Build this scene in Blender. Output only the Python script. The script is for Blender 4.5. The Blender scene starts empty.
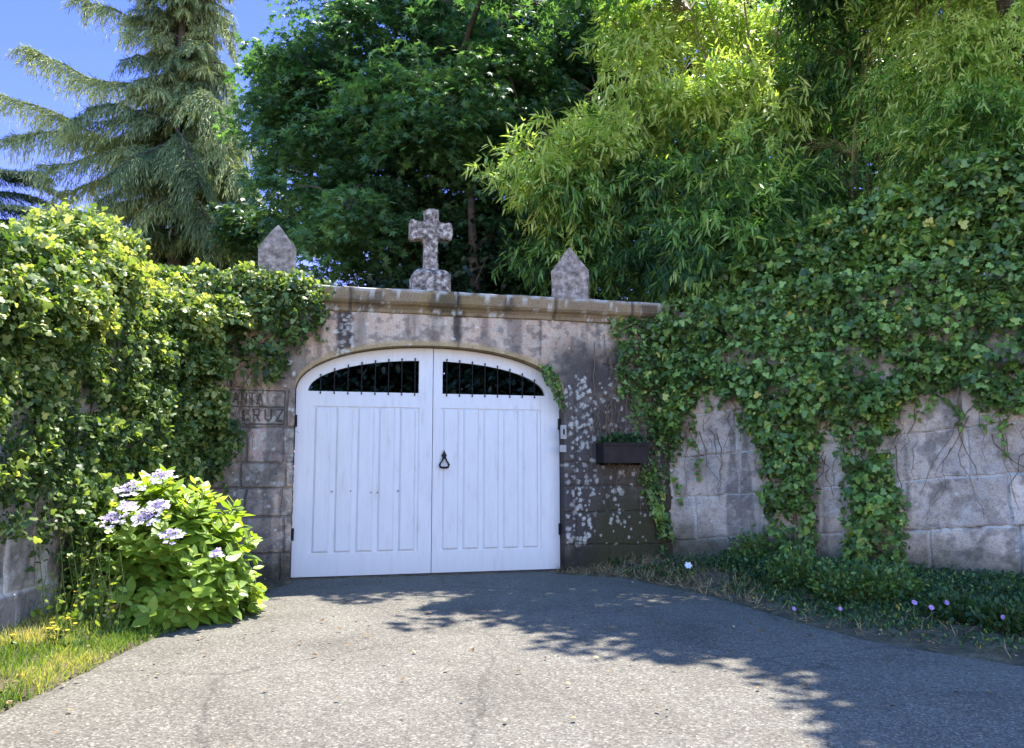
import bpy, bmesh, math
import numpy as np
from mathutils import Vector

R = np.random.default_rng(11)
rad = math.radians
sc = bpy.context.scene
COL = sc.collection

# ------------------------------------------------------------------ camera maths
CAM = np.array([0.0, 0.0, 1.4]); F = 804.0; PITCH = rad(6.46)
cp, sp = math.cos(PITCH), math.sin(PITCH)
def ray(px, py):
    px = np.asarray(px, float); py = np.asarray(py, float)
    a = 374 - py
    return np.stack([px - 512, F*cp - sp*a, F*sp + cp*a], -1)
def at_Y(px, py, Y):
    d = ray(px, py); return CAM + d/d[..., 1:2]*np.asarray(Y, float)[..., None]
def on_ground(px, py, z=0.0):
    d = ray(px, py); t = (z - CAM[2])/d[..., 2]; return CAM + d*t[..., None]
def proj(P):
    Q = P - CAM; f = Q[..., 1]*cp + Q[..., 2]*sp; u = -Q[..., 1]*sp + Q[..., 2]*cp
    f = np.where(f < .1, .1, f)
    return 512 + F*Q[..., 0]/f, 374 - F*u/f
def inpoly(x, y, poly):
    poly = np.asarray(poly, float); r = np.zeros(x.shape, bool); n = len(poly)
    for i in range(n):
        x0, y0 = poly[i]; x1, y1 = poly[(i+1) % n]
        if y0 == y1: continue
        c = ((y0 > y) != (y1 > y)) & (x < (x1-x0)*(y-y0)/(y1-y0)+x0)
        r ^= c
    return r
class Frame:
    def __init__(s, ox, oy, ang):
        s.o = np.array([ox, oy, 0.0]); s.a = ang
        s.u = np.array([math.cos(ang), math.sin(ang), 0]); s.w = np.array([-math.sin(ang), math.cos(ang), 0])
    def W(s, u, w, z):
        u, w, z = np.broadcast_arrays(np.asarray(u, float), np.asarray(w, float), np.asarray(z, float))
        return s.o + u[..., None]*s.u + w[..., None]*s.w + z[..., None]*np.array([0, 0, 1.0])
    def hit(s, px, py, w=0.0):
        d = ray(px, py); t = (w - (CAM-s.o)@s.w)/(d@s.w); P = CAM + d*t[..., None] - s.o
        return P@s.u, P[..., 2]

# ------------------------------------------------------------------ noise
def vnoise(P, sc_=1.0, seed=0):
    P = np.asarray(P, float)*sc_ + seed*17.31
    i = np.floor(P); f = P - i; f = f*f*(3-2*f); out = 0
    k = P.shape[-1]; co = np.array([127.1, 311.7, 74.7])[:k]
    for c in range(2**k):
        b = np.array([(c >> j) & 1 for j in range(k)])
        h = np.sin((i+b)@co)*43758.5453; h = h - np.floor(h)
        w = np.prod(np.where(b, f, 1-f), -1); out = out + h*w
    return out
def fbm(P, s=1.0, seed=0, o=4):
    v = 0; a = .5; t = 0
    for k in range(o):
        v = v + a*vnoise(P, s*2**k, seed+k); t += a; a *= .5
    return v/t
def sm(a, b, x): t = np.clip((x-a)/(b-a), 0, 1); return t*t*(3-2*t)
def nz(v): return v/np.maximum(np.linalg.norm(v, axis=-1, keepdims=True), 1e-9)

# ------------------------------------------------------------------ objects
def tag(o, label=None, cat=None, group=None, kind=None):
    if label: o['label'] = label
    if cat: o['category'] = cat
    if group: o['group'] = group
    if kind: o['kind'] = kind
    return o
def thing(name, label, cat, loc, group=None):
    o = bpy.data.objects.new(name, None); COL.objects.link(o); o.location = [float(v) for v in loc]
    o.empty_display_size = .2
    return tag(o, label, cat, group)
def loc_of(root):
    p = np.array(root.location); q = root.parent
    while q is not None: p = p + np.array(q.location); q = q.parent
    return p
def mk(name, V, Fs, mat, parent=None, base=None, attr=None, smooth=False, vcol=None):
    """V world verts; Fs int array (n,k) or list of arrays of different k"""
    V = np.asarray(V, float)
    o_ = loc_of(parent) if parent is not None else (np.array(base, float) if base is not None else np.zeros(3))
    me = bpy.data.meshes.new(name)
    if not isinstance(Fs, list): Fs = [Fs]
    Fs = [np.asarray(f, np.int64) for f in Fs if len(f)]
    L = np.concatenate([f.ravel() for f in Fs]); tot = np.concatenate([np.full(len(f), f.shape[1]) for f in Fs])
    st = np.concatenate([[0], np.cumsum(tot)[:-1]])
    me.vertices.add(len(V)); me.vertices.foreach_set('co', (V-o_).astype(np.float32).ravel())
    me.loops.add(len(L)); me.loops.foreach_set('vertex_index', L.astype(np.int32))
    me.polygons.add(len(tot)); me.polygons.foreach_set('loop_start', st.astype(np.int32)); me.polygons.foreach_set('loop_total', tot.astype(np.int32))
    me.polygons.foreach_set('use_smooth', np.full(len(tot), bool(smooth)))
    me.update(calc_edges=True)
    if attr is not None:
        a = me.attributes.new('tint', 'FLOAT', 'POINT'); a.data.foreach_set('value', np.asarray(attr, np.float32).ravel())
    if vcol is not None:
        a = me.attributes.new('col', 'FLOAT_COLOR', 'POINT')
        c = np.concatenate([vcol, np.ones((len(vcol), 1))], 1).astype(np.float32); a.data.foreach_set('color', c.ravel())
    me.materials.append(mat)
    o = bpy.data.objects.new(name, me); COL.objects.link(o)
    if parent is not None: o.parent = parent
    else: o.location = [float(v) for v in o_]
    return o
class MB:
    def __init__(s): s.V = []; s.F = {}; s.n = 0
    def add(s, V, faces):
        V = np.asarray(V, float)
        for f in faces: s.F.setdefault(len(f), []).append([i+s.n for i in f])
        s.V.append(V); s.n += len(V)
    def box(s, fr, u0, u1, w0, w1, z0, z1, bev=0.0):
        b = bev
        if b <= 0:
            P = [(u, w, z) for z in (z0, z1) for w in (w0, w1) for u in (u0, u1)]
            P = np.array(P); V = fr.W(P[:, 0], P[:, 1], P[:, 2])
            s.add(V, [(0,1,5,4),(1,3,7,5),(3,2,6,7),(2,0,4,6),(4,5,7,6),(0,2,3,1)]); return
        bm = bmesh.new(); bmesh.ops.create_cube(bm, size=1)
        for v in bm.verts:
            v.co.x = (u0+u1)/2 + v.co.x*(u1-u0); v.co.y = (w0+w1)/2+v.co.y*(w1-w0); v.co.z = (z0+z1)/2+v.co.z*(z1-z0)
        bmesh.ops.bevel(bm, geom=bm.edges[:], offset=b, segments=2, affect='EDGES', profile=.6)
        s.bm(bm, fr)
    def bm(s, bm, fr=None):
        bm.verts.index_update(); P = np.array([v.co[:] for v in bm.verts])
        V = fr.W(P[:, 0], P[:, 1], P[:, 2]) if fr else P
        s.add(V, [[v.index for v in f.verts] for f in bm.faces]); bm.free()
    def tube(s, pts, rads, n=6, cap=True):
        pts = np.asarray(pts, float); m = len(pts); rads = np.broadcast_to(np.asarray(rads, float), (m,))
        T = nz(np.gradient(pts, axis=0)); up = np.array([0.13, 0.21, 1.0]) if abs(T[0][2]) < .9 else np.array([1.0, .1, 0])
        A = nz(np.cross(T, up)); B = np.cross(T, A)
        th = np.arange(n)/n*2*np.pi
        V = pts[:, None]+rads[:, None, None]*(np.cos(th)[None, :, None]*A[:, None]+np.sin(th)[None, :, None]*B[:, None])
        Q = []
        for i in range(m-1):
            for j in range(n): k = (j+1) % n; Q.append((i*n+j, i*n+k, (i+1)*n+k, (i+1)*n+j))
        if cap: Q.append(tuple(range(n))[::-1]); Q.append(tuple((m-1)*n+j for j in range(n)))
        s.add(V.reshape(-1, 3), Q)
    def build(s, name, mat, parent=None, base=None, smooth=False, attr=None):
        V = np.concatenate(s.V); at = None
        if attr is not None: at = np.full(len(V), attr)
        return mk(name, V, [np.array(f) for f in s.F.values()], mat, parent, base, at, smooth)

# ------------------------------------------------------------------ materials
def nodes(name):
    m = bpy.data.materials.new(name); m.use_nodes = True; nt = m.node_tree; nt.nodes.clear()
    out = nt.nodes.new('ShaderNodeOutputMaterial'); return m, nt, out
def N(nt, t, **kw):
    n = nt.nodes.new(t)
    for k, v in kw.items():
        if k in n.inputs: n.inputs[k].default_value = v
        else: setattr(n, k, v)
    return n
def ramp(nt, stops, fac=None):
    r = nt.nodes.new('ShaderNodeValToRGB'); e = r.color_ramp.elements
    while len(e) < len(stops): e.new(.5)
    for el, (p, c) in zip(e, stops): el.position = p; el.color = (*c, 1) if len(c) == 3 else c
    if fac is not None: nt.links.new(fac, r.inputs[0])
    return r
def mixc(nt, a, b, fac, mode='MIX'):
    m = nt.nodes.new('ShaderNodeMix'); m.data_type = 'RGBA'; m.blend_type = mode
    for s, v in ((m.inputs[0], fac), (m.inputs[6], a), (m.inputs[7], b)):
        if hasattr(v, 'is_output'): nt.links.new(v, s)
        else: s.default_value = (*v, 1) if isinstance(v, tuple) else v
    return m.outputs[2]
def leaf_mat(name, stops, trans=.35, rough=.45, spec=.4, tgain=(1.5, 1.45, .5)):
    m, nt, out = nodes(name); L = nt.links
    at = N(nt, 'ShaderNodeAttribute', attribute_name='tint')
    r = ramp(nt, stops, at.outputs['Fac'])
    p = N(nt, 'ShaderNodeBsdfPrincipled', Roughness=rough); p.inputs['Specular IOR Level'].default_value = spec
    L.new(r.outputs[0], p.inputs['Base Color'])
    t = N(nt, 'ShaderNodeBsdfTranslucent')
    L.new(mixc(nt, r.outputs[0], tgain, 1.0, 'MULTIPLY'), t.inputs['Color'])
    mx = N(nt, 'ShaderNodeMixShader'); mx.inputs[0].default_value = trans
    L.new(p.outputs[0], mx.inputs[1]); L.new(t.outputs[0], mx.inputs[2]); L.new(mx.outputs[0], out.inputs[0])
    return m
def noise_mat(name, stops, scale=8, detail=8, rough=.85, bump=.3, bdist=.01, bscale=None, spec=.3, metal=0, dist=0.0):
    m, nt, out = nodes(name); L = nt.links
    tc = N(nt, 'ShaderNodeTexCoord')
    n = N(nt, 'ShaderNodeTexNoise', Scale=scale, Detail=detail, Distortion=dist); n.inputs['Roughness'].default_value = .65
    L.new(tc.outputs['Object'], n.inputs['Vector'])
    r = ramp(nt, stops, n.outputs[0])
    p = N(nt, 'ShaderNodeBsdfPrincipled', Roughness=rough, Metallic=metal); p.inputs['Specular IOR Level'].default_value = spec
    L.new(r.outputs[0], p.inputs['Base Color'])
    n2 = N(nt, 'ShaderNodeTexNoise', Scale=bscale or scale*5, Detail=6.0); L.new(tc.outputs['Object'], n2.inputs['Vector'])
    b = N(nt, 'ShaderNodeBump', Strength=bump, Distance=bdist); L.new(n2.outputs[0], b.inputs['Height']); L.new(b.outputs[0], p.inputs['Normal'])
    L.new(p.outputs[0], out.inputs[0]); return m
def stone_attr_mat(name):
    m, nt, out = nodes(name); L = nt.links
    at = N(nt, 'ShaderNodeAttribute', attribute_name='col'); tc = N(nt, 'ShaderNodeTexCoord')
    n = N(nt, 'ShaderNodeTexNoise', Scale=45.0, Detail=8.0); n.inputs['Roughness'].default_value = .75; L.new(tc.outputs['Object'], n.inputs['Vector'])
    r = ramp(nt, [(.3, (.28, .28, .28)), (.5, (1, 1, 1)), (.72, (1.15, 1.15, 1.12))], n.outputs[0])
    c = mixc(nt, at.outputs['Color'], r.outputs[0], .8, 'MULTIPLY')
    # pale lichen flecks
    v = N(nt, 'ShaderNodeTexNoise', Scale=22.0, Detail=10.0); v.inputs['Roughness'].default_value = .8; L.new(tc.outputs['Object'], v.inputs['Vector'])
    lr = ramp(nt, [(.6, (0, 0, 0)), (.68, (1, 1, 1))], v.outputs[0])
    ml = N(nt, 'ShaderNodeMath', operation='MULTIPLY'); L.new(lr.outputs[0], ml.inputs[0]); ml.inputs[1].default_value = .45
    c = mixc(nt, c, (.42, .42, .40), ml.outputs[0])
    p = N(nt, 'ShaderNodeBsdfPrincipled', Roughness=.92); p.inputs['Specular IOR Level'].default_value = .2
    L.new(c, p.inputs['Base Color'])
    n2 = N(nt, 'ShaderNodeTexNoise', Scale=60.0, Detail=8.0); L.new(tc.outputs['Object'], n2.inputs['Vector'])
    b = N(nt, 'ShaderNodeBump', Strength=.8, Distance=.012); L.new(n2.outputs[0], b.inputs['Height']); L.new(b.outputs[0], p.inputs['Normal'])
    L.new(p.outputs[0], out.inputs[0]); return m
def flat(name, c, rough=.5, metal=0, spec=.4):
    return noise_mat(name, [(.3, tuple(x*.85 for x in c)), (.7, tuple(min(1, x*1.1) for x in c))], 12, 5, rough, .1, .003, spec=spec, metal=metal)

M = {}
M['stone'] = stone_attr_mat('weathered_granite')
M['lichen_stone'] = noise_mat('lichen_covered_granite', [(.36, (.05, .04, .038)), (.46, (.15, .125, .11)), (.55, (.29, .25, .22)), (.64, (.52, .49, .44))], 16, 10, .95, 1.0, .02, 35)
M['pinnacle_stone'] = noise_mat('grey_pinnacle_granite', [(.34, (.09, .075, .065)), (.5, (.22, .185, .16)), (.66, (.40, .35, .31))], 13, 10, .95, .8, .012, 40)
M['white_paint'] = None
M['iron'] = flat('black_wrought_iron', (.012, .012, .015), .5, .6)
M['rust'] = flat('rusty_iron', (.12, .05, .03), .8, .2)
M['bark'] = noise_mat('tree_bark', [(.3, (.03, .025, .02)), (.7, (.11, .09, .07))], 14, 6, .9, .6, .02)
M['culm'] = noise_mat('bamboo_culm', [(.3, (.10, .10, .03)), (.7, (.22, .17, .07))], 6, 4, .5, .1, .005)
M['vine'] = noise_mat('dry_vine_stem', [(.3, (.08, .055, .035)), (.7, (.22, .17, .12))], 20, 4, .9, .3, .005)
M['stemgreen'] = noise_mat('green_stem', [(.3, (.06, .10, .02)), (.7, (.15, .17, .05))], 20, 4, .7, .1, .005)
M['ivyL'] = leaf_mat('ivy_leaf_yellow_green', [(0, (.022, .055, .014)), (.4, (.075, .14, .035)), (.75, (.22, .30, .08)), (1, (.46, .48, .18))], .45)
M['ivyR'] = leaf_mat('ivy_leaf_mid_green', [(0, (.03, .075, .022)), (.4, (.11, .20, .055)), (.8, (.26, .42, .10)), (.96, (.36, .50, .12)), (1, (.55, .50, .12))], .42, .40, .5)
M['bamboo'] = leaf_mat('bamboo_leaf', [(0, (.018, .055, .026)), (.35, (.055, .125, .045)), (.7, (.18, .33, .07)), (1, (.42, .50, .15))], .42, tgain=(1.3, 1.5, .6))
M['maple'] = leaf_mat('star_leaf', [(0, (.028, .075, .042)), (.5, (.085, .19, .085)), (1, (.22, .37, .13))], .45)
M['cedar'] = leaf_mat('cedar_needles', [(0, (.035, .07, .04)), (.5, (.14, .20, .09)), (1, (.38, .42, .18))], .35, .6, .2, (1.15, 1.2, .6))
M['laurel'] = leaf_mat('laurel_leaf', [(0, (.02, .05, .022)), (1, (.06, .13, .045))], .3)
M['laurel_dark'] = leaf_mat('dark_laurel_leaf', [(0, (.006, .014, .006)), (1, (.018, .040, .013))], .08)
M['hydrangea'] = leaf_mat('hydrangea_leaf', [(0, (.05, .11, .015)), (.5, (.16, .26, .035)), (.85, (.31, .42, .07)), (1, (.48, .48, .14))], .45, .4, .4)
M['petal'] = leaf_mat('lilac_petal', [(0, (.34, .28, .58)), (.5, (.64, .55, .78)), (1, (.88, .80, .86))], .3, .6, .2, (1, 1, 1))
M['grass'] = leaf_mat('grass_blade', [(0, (.09, .16, .02)), (.5, (.19, .28, .055)), (.85, (.36, .38, .10)), (1, (.52, .44, .2))], .4, .6, .2)
M['weed'] = leaf_mat('weed_leaf', [(0, (.02, .05, .015)), (.6, (.05, .11, .03)), (.9, (.13, .21, .05)), (1, (.40, .38, .08))], .35)
M['drystraw'] = leaf_mat('dry_grass', [(0, (.14, .10, .05)), (.6, (.28, .21, .11)), (1, (.45, .38, .22))], .2, .8, .1, (1, 1, .8))
M['litter'] = leaf_mat('fallen_leaf', [(0, (.06, .035, .02)), (.6, (.18, .11, .05)), (1, (.42, .34, .18))], .1, .8, .1, (1, 1, .8))
M['yellow'] = leaf_mat('yellow_petal', [(0, (.6, .45, .03)), (1, (.8, .65, .06))], .3, .6, .2, (1, 1, .6))
M['mauve'] = leaf_mat('mauve_petal', [(0, (.30, .14, .42)), (1, (.62, .40, .68))], .3, .6, .2, (1, 1, 1))
M['whitepetal'] = leaf_mat('white_petal', [(0, (.75, .75, .8)), (1, (.9, .9, .9))], .3, .6, .2, (1, 1, 1))
M['planter'] = noise_mat('dark_brown_planter', [(.3, (.012, .009, .009)), (.7, (.030, .022, .02))], 9, 5, .8, .3, .006)
M['soil'] = noise_mat('soil', [(.3, (.035, .028, .018)), (.5, (.08, .065, .04)), (.7, (.15, .125, .075))], 5, 10, .95, 1.0, .03, 22)
M['earth'] = noise_mat('garden_earth', [(.3, (.03, .04, .015)), (.7, (.09, .09, .04))], 1.3, 10, .95, .8, .05, 12)
M['plate'] = noise_mat('enamel_plate', [(.3, (.24, .23, .22)), (.7, (.38, .37, .35))], 30, 4, .4, .05, .002)

def paint_mat():
    m, nt, out = nodes('white_gate_paint'); L = nt.links; tc = N(nt, 'ShaderNodeTexCoord')
    mp = N(nt, 'ShaderNodeMapping'); mp.inputs['Scale'].default_value = (6, 6, 1.0); L.new(tc.outputs['Object'], mp.inputs[0])
    n = N(nt, 'ShaderNodeTexNoise', Scale=2.5, Detail=9.0); n.inputs['Roughness'].default_value = .7; L.new(mp.outputs[0], n.inputs['Vector'])
    r = ramp(nt, [(.25, (.50, .49, .47)), (.42, (.62, .62, .62)), (.75, (.69, .69, .70))], n.outputs[0])
    n3 = N(nt, 'ShaderNodeTexNoise', Scale=40.0, Detail=6.0); L.new(tc.outputs['Object'], n3.inputs['Vector'])
    r3 = ramp(nt, [(.70, (0, 0, 0)), (.76, (1, 1, 1))], n3.outputs[0])
    mm = N(nt, 'ShaderNodeMath', operation='MULTIPLY'); L.new(r3.outputs[0], mm.inputs[0]); mm.inputs[1].default_value = .5
    c = mixc(nt, r.outputs[0], (.38, .36, .34), mm.outputs[0])
    # splash dirt in the lowest hand's breadth
    sx = N(nt, 'ShaderNodeSeparateXYZ'); L.new(tc.outputs['Object'], sx.inputs[0])
    mr = N(nt, 'ShaderNodeMapRange'); mr.inputs['From Min'].default_value = .02; mr.inputs['From Max'].default_value = .3; mr.inputs['To Min'].default_value = .4; mr.inputs['To Max'].default_value = 0
    L.new(sx.outputs['Z'], mr.inputs['Value'])
    md = N(nt, 'ShaderNodeMath', operation='MULTIPLY'); L.new(mr.outputs[0], md.inputs[0]); L.new(n.outputs[0], md.inputs[1])
    c = mixc(nt, c, (.35, .33, .3), md.outputs[0])
    p = N(nt, 'ShaderNodeBsdfPrincipled', Roughness=.45); p.inputs['Specular IOR Level'].default_value = .35; L.new(c, p.inputs['Base Color'])
    mg = N(nt, 'ShaderNodeMapping'); mg.inputs['Scale'].default_value = (45, 45, 1.6); L.new(tc.outputs['Object'], mg.inputs[0])
    ng = N(nt, 'ShaderNodeTexNoise', Scale=1.5, Detail=8.0); L.new(mg.outputs[0], ng.inputs['Vector'])
    ad = N(nt, 'ShaderNodeMath', operation='ADD'); L.new(n.outputs[0], ad.inputs[0]); L.new(ng.outputs[0], ad.inputs[1])
    b = N(nt, 'ShaderNodeBump', Strength=.35, Distance=.005); L.new(ad.outputs[0], b.inputs['Height']); L.new(b.outputs[0], p.inputs['Normal'])
    L.new(p.outputs[0], out.inputs[0]); return m
M['white_paint'] = paint_mat()

def asphalt_mat():
    m, nt, out = nodes('worn_asphalt'); L = nt.links; tc = N(nt, 'ShaderNodeTexCoord')
    v = N(nt, 'ShaderNodeTexVoronoi', Scale=75.0); L.new(tc.outputs['Object'], v.inputs['Vector'])
    vs = N(nt, 'ShaderNodeSeparateColor'); L.new(v.outputs['Color'], vs.inputs[0])
    r1 = ramp(nt, [(0, (.082, .074, .061)), (.45, (.134, .123, .101)), (.85, (.170, .157, .129)), (1, (.27, .252, .212))], vs.outputs[0])
    n = N(nt, 'ShaderNodeTexNoise', Scale=1.1, Detail=9.0); n.inputs['Roughness'].default_value = .6; n.inputs['Distortion'].default_value = .4; L.new(tc.outputs['Object'], n.inputs['Vector'])
    r2 = ramp(nt, [(.28, (.70, .69, .68)), (.42, (.90, .89, .88)), (.55, (1, 1, 1)), (.72, (1.06, 1.05, 1.02))], n.outputs[0])
    c = mixc(nt, r1.outputs[0], r2.outputs[0], 1.0, 'MULTIPLY')
    n3 = N(nt, 'ShaderNodeTexNoise', Scale=260.0, Detail=3.0); L.new(tc.outputs['Object'], n3.inputs['Vector'])
    r3 = ramp(nt, [(.35, (.6, .6, .6)), (.6, (1, 1, 1))], n3.outputs[0])
    c = mixc(nt, c, r3.outputs[0], .7, 'MULTIPLY')
    v2 = N(nt, 'ShaderNodeTexNoise', Scale=.55, Detail=4.0, Distortion=1.5); L.new(tc.outputs['Object'], v2.inputs['Vector'])
    r4 = ramp(nt, [(.40, (1, 1, 1)), (.47, (.88, .87, .86)), (.50, (.88, .87, .86)), (.60, (1, 1, 1))], v2.outputs[0]); c = mixc(nt, c, r4.outputs[0], .6, 'MULTIPLY')
    vc = N(nt, 'ShaderNodeTexVoronoi', Scale=.55, feature='DISTANCE_TO_EDGE'); dn = N(nt, 'ShaderNodeTexNoise', Scale=3.0, Detail=6.0); L.new(tc.outputs['Object'], dn.inputs['Vector'])
    L.new(mixc(nt, tc.outputs['Object'], dn.outputs['Color'], .22), vc.inputs['Vector'])
    rc = ramp(nt, [(0, (.4, .4, .4)), (.009, (1, 1, 1))], vc.outputs['Distance']); c = mixc(nt, c, rc.outputs[0], .55, 'MULTIPLY')
    p = N(nt, 'ShaderNodeBsdfPrincipled', Roughness=.88); p.inputs['Specular IOR Level'].default_value = .3; L.new(c, p.inputs['Base Color'])
    b = N(nt, 'ShaderNodeBump', Strength=.8, Distance=.006); L.new(v.outputs['Distance'], b.inputs['Height']); L.new(b.outputs[0], p.inputs['Normal'])
    L.new(p.outputs[0], out.inputs[0]); return m
M['asphalt'] = asphalt_mat()

# ------------------------------------------------------------------ leaf templates (x across, y along, z up)
def fan(outline, zc=.06, droop=.12):
    o = np.array(outline, float); z = -droop*(o[:, 0]**2*2 + np.maximum(o[:, 1]-.4, 0)**2)
    V = np.concatenate([[[0, .35, zc]], np.column_stack([o, z])]); n = len(o)
    return V, np.array([(0, i+1, (i+1) % n+1) for i in range(n)])
T_IVY = fan([(0, 0), (-.30, -.12), (-.52, .18), (-.28, .42), (-.33, .74), (0, 1.02), (.33, .74), (.28, .42), (.52, .18), (.30, -.12)])
T_STAR = fan([(0, 0), (-.52, .10), (-.17, .30), (-.55, .70), (-.12, .50), (0, 1.1), (.12, .50), (.55, .70), (.17, .30), (.52, .10)], .03, .15)
T_OVAL = fan([(0, 0), (-.20, .18), (-.30, .45), (-.20, .78), (0, 1.05), (.20, .78), (.30, .45), (.20, .18)], -.07, .25)
T_LANCE = (np.array([(0, 0, 0), (-.085, .3, .015), (.085, .3, .015), (-.065, .62, -.03), (.065, .62, -.03), (0, 1, -.12), (0, .3, -.01)], float),
           np.array([(0, 6, 1), (0, 2, 6), (1, 6, 3), (6, 2, 4), (6, 4, 3), (3, 4, 5)]))
T_BLADE = (np.array([(-.03, 0, 0), (.03, 0, 0), (-.022, .55, .03), (.022, .55, .03), (0, 1, .18)], float), np.array([(0, 1, 3), (0, 3, 2), (2, 3, 4)]))
T_NEEDLE = (np.array([(-.03, 0, 0), (.03, 0, 0), (-.05, .5, .02), (.05, .5, .02), (0, 1, -.06)], float), np.array([(0, 1, 3), (0, 3, 2), (2, 3, 4)]))
T_PETAL = (np.array([(0, 0, 0), (-.38, .55, .06), (0, 1, .02), (.38, .55, .06)], float), np.array([(0, 3, 2), (0, 2, 1)]))
def leaves(P, D, Nn, S, T):
    V, Fc = T; D = nz(D); X = nz(np.cross(D, Nn)); Z = np.cross(X, D)
    S = np.broadcast_to(np.asarray(S, float), (len(P),))[:, None, None]
    W = P[:, None]+S*(V[None, :, 0:1]*X[:, None]+V[None, :, 1:2]*D[:, None]+V[None, :, 2:3]*Z[:, None])
    n, k = len(P), len(V)
    return W.reshape(-1, 3), (Fc[None]+(np.arange(n)*k)[:, None, None]).reshape(-1, 3), k
def leafpart(name, P, D, Nn, S, T, tint, mat, parent):
    V, Fc, k = leaves(P, D, Nn, S, T)
    return mk(name, V, Fc, mat, parent, attr=np.repeat(np.clip(tint, 0, 1), k), smooth=True)
def rn(n): return R.normal(size=(n, 3))

# ================================================================== SETTING
g0 = on_ground(292., 580.); g1 = on_ground(559., 571.)
gd = g1-g0; GA = math.atan2(gd[1], gd[0]); GW = float(np.hypot(gd[0], gd[1])); gc = (g0+g1)/2
GF = Frame(gc[0], gc[1], GA); HW = GW/2+.028; WF = -.18        # wall face lies 18 cm in front of the gate
RF = Frame(2.15, 11.15, rad(-37.8))                        # right wall
LF = Frame(-3.86, 1.5, rad(90))                            # left wall (u runs away from the camera)
zc_ = float(GF.hit(430., 347.5)[1]); zw_ = float(GF.hit(433., 393.5)[1]); zs_ = zw_+.0
rise = zc_-zs_
def arch(u): return zs_ + rise*np.sqrt(np.clip(1-(np.abs(u)/HW)**2.15, 0, 1))
ctop = float(GF.hit(433., 290.5, WF-.12)[1]); cbot = float(GF.hit(433., 314., WF-.03)[1])
print('gate w', GW, 'crown', zc_, 'win', zw_, 'coping', cbot, ctop)

# ground sheet
S_ = 400
gx = np.concatenate([np.linspace(-S_, -16, 10), np.linspace(-15, 18, 60), np.linspace(19, S_, 10)])
gy = np.concatenate([np.linspace(-S_, -10, 8), np.linspace(-9, 35, 70), np.linspace(37, S_, 10)])
GX, GY = np.meshgrid(gx, gy); 
gz = (fbm(np.stack([GX, GY], -1), .4, 3)-.5)*.05 - .035
n1, n2 = GX.shape
idx = np.arange(n1*n2).reshape(n1, n2)
def gridf(idx): return np.stack([idx[:-1, :-1], idx[:-1, 1:], idx[1:, 1:], idx[1:, :-1]], -1).reshape(-1, 4)
tag(mk('ground', np.stack([GX, GY, gz], -1).reshape(-1, 3), gridf(idx), M['earth'], smooth=True), kind='structure')

# driveway
lp = np.array([(292, 583), (268, 589), (243, 604), (205, 618), (180, 627), (130, 646), (70, 675), (0, 708)], float)
rp = np.array([(560, 573.5), (590, 575), (620, 578), (670, 586), (720, 597), (765, 611), (815, 625), (860, 637), (940, 651), (1024, 665)], float)
Lg = on_ground(lp[:, 0], lp[:, 1])[:, :2]; Rg = on_ground(rp[:, 0], rp[:, 1])[:, :2]
dl = Lg[-1]-Lg[-3]; dr = Rg[-1]-Rg[-3]
Lg = np.vstack([GF.W(-HW, .5, 0)[:2], Lg, Lg[-1]+dl*2.2, Lg[-1]+dl*2.2+np.array([-2, -4]), Lg[-1]+dl*2.2+np.array([-3, -14])])
Rg = np.vstack([GF.W(HW, .5, 0)[:2], Rg, Rg[-1]+dr*1.5, Rg[-1]+dr*3+np.array([.5, -1.5]), Rg[-1]+dr*3+np.array([1, -14])])
def resample(p, n):
    d = np.concatenate([[0], np.cumsum(np.linalg.norm(np.diff(p, axis=0), axis=1))]); t = np.linspace(0, 1, n)**1.3*d[-1]
    return np.column_stack([np.interp(t, d, p[:, 0]), np.interp(t, d, p[:, 1])])
Lr = resample(Lg, 260); Rr = resample(Rg, 260)
jit = lambda p, s: p+ (np.column_stack([fbm(p, 4, s, 3), fbm(p, 4, s+9, 3)])-.5)*.12
Lr = jit(Lr, 1); Rr = jit(Rr, 2)
t = np.linspace(0, 1, 60)[None, :, None]
DV = Lr[:, None]*(1-t)+Rr[:, None]*t
dz = (fbm(DV, .9, 5)-.5)*.03+.012
dz[:, [0, -1]] -= .05
dz[:30] *= .3
idx = np.arange(260*60).reshape(260, 60)
tag(mk('driveway', np.concatenate([DV, dz[..., None]], -1).reshape(-1, 3), gridf(idx), M['asphalt'], smooth=True), kind='structure')

# banks beside the driveway
def bank(name, edge, wallpts, h, mat, seed):
    n = len(edge); t = np.linspace(0, 1, 26)[None, :, None]
    P = edge[:, None]*(1-t)+wallpts[:, None]*t
    z = h*sm(0, .75, t[..., 0])*(.7+.6*fbm(P, 1.5, seed)) + (fbm(P, 7, seed+4)-.5)*.06 + .01
    z[:, 0] = -.01
    idx = np.arange(n*26).reshape(n, 26)
    return P, z, tag(mk(name, np.concatenate([P, z[..., None]], -1).reshape(-1, 3), gridf(idx), mat, smooth=True), kind='structure')
def nearest_wall(e, fr, ulo, uhi, w):
    u = np.clip((e-fr.o[:2])@fr.u[:2], ulo, uhi); return fr.W(u, w, 0)[:, :2]
sel = Rr[12:150]; us = np.linspace(.05, 9.5, len(sel))
wp = nearest_wall(sel, RF, 0, 12, .08); 
# monotone parameter along the wall
wu = np.maximum.accumulate(np.clip((sel-RF.o[:2])@RF.u[:2], .0, 12)); wp = RF.W(wu, .08, 0)[:, :2]
gwpt = GF.W(3.1, .05, 0)[:2]
BP, BZ, _ = bank('soil_bank', sel+np.array([-.05, 0]), wp, .13, M['soil'], 21)
selL = Lr[12:170]; wyL = np.minimum.accumulate(np.clip(selL[:, 1]+.2, 1.5, 9.75))
wpL = np.column_stack([np.full(len(selL), -3.9), wyL])
VP, VZ, _ = bank('verge', selL+np.array([.05, 0]), wpL, .12, M['soil'], 31)

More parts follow.
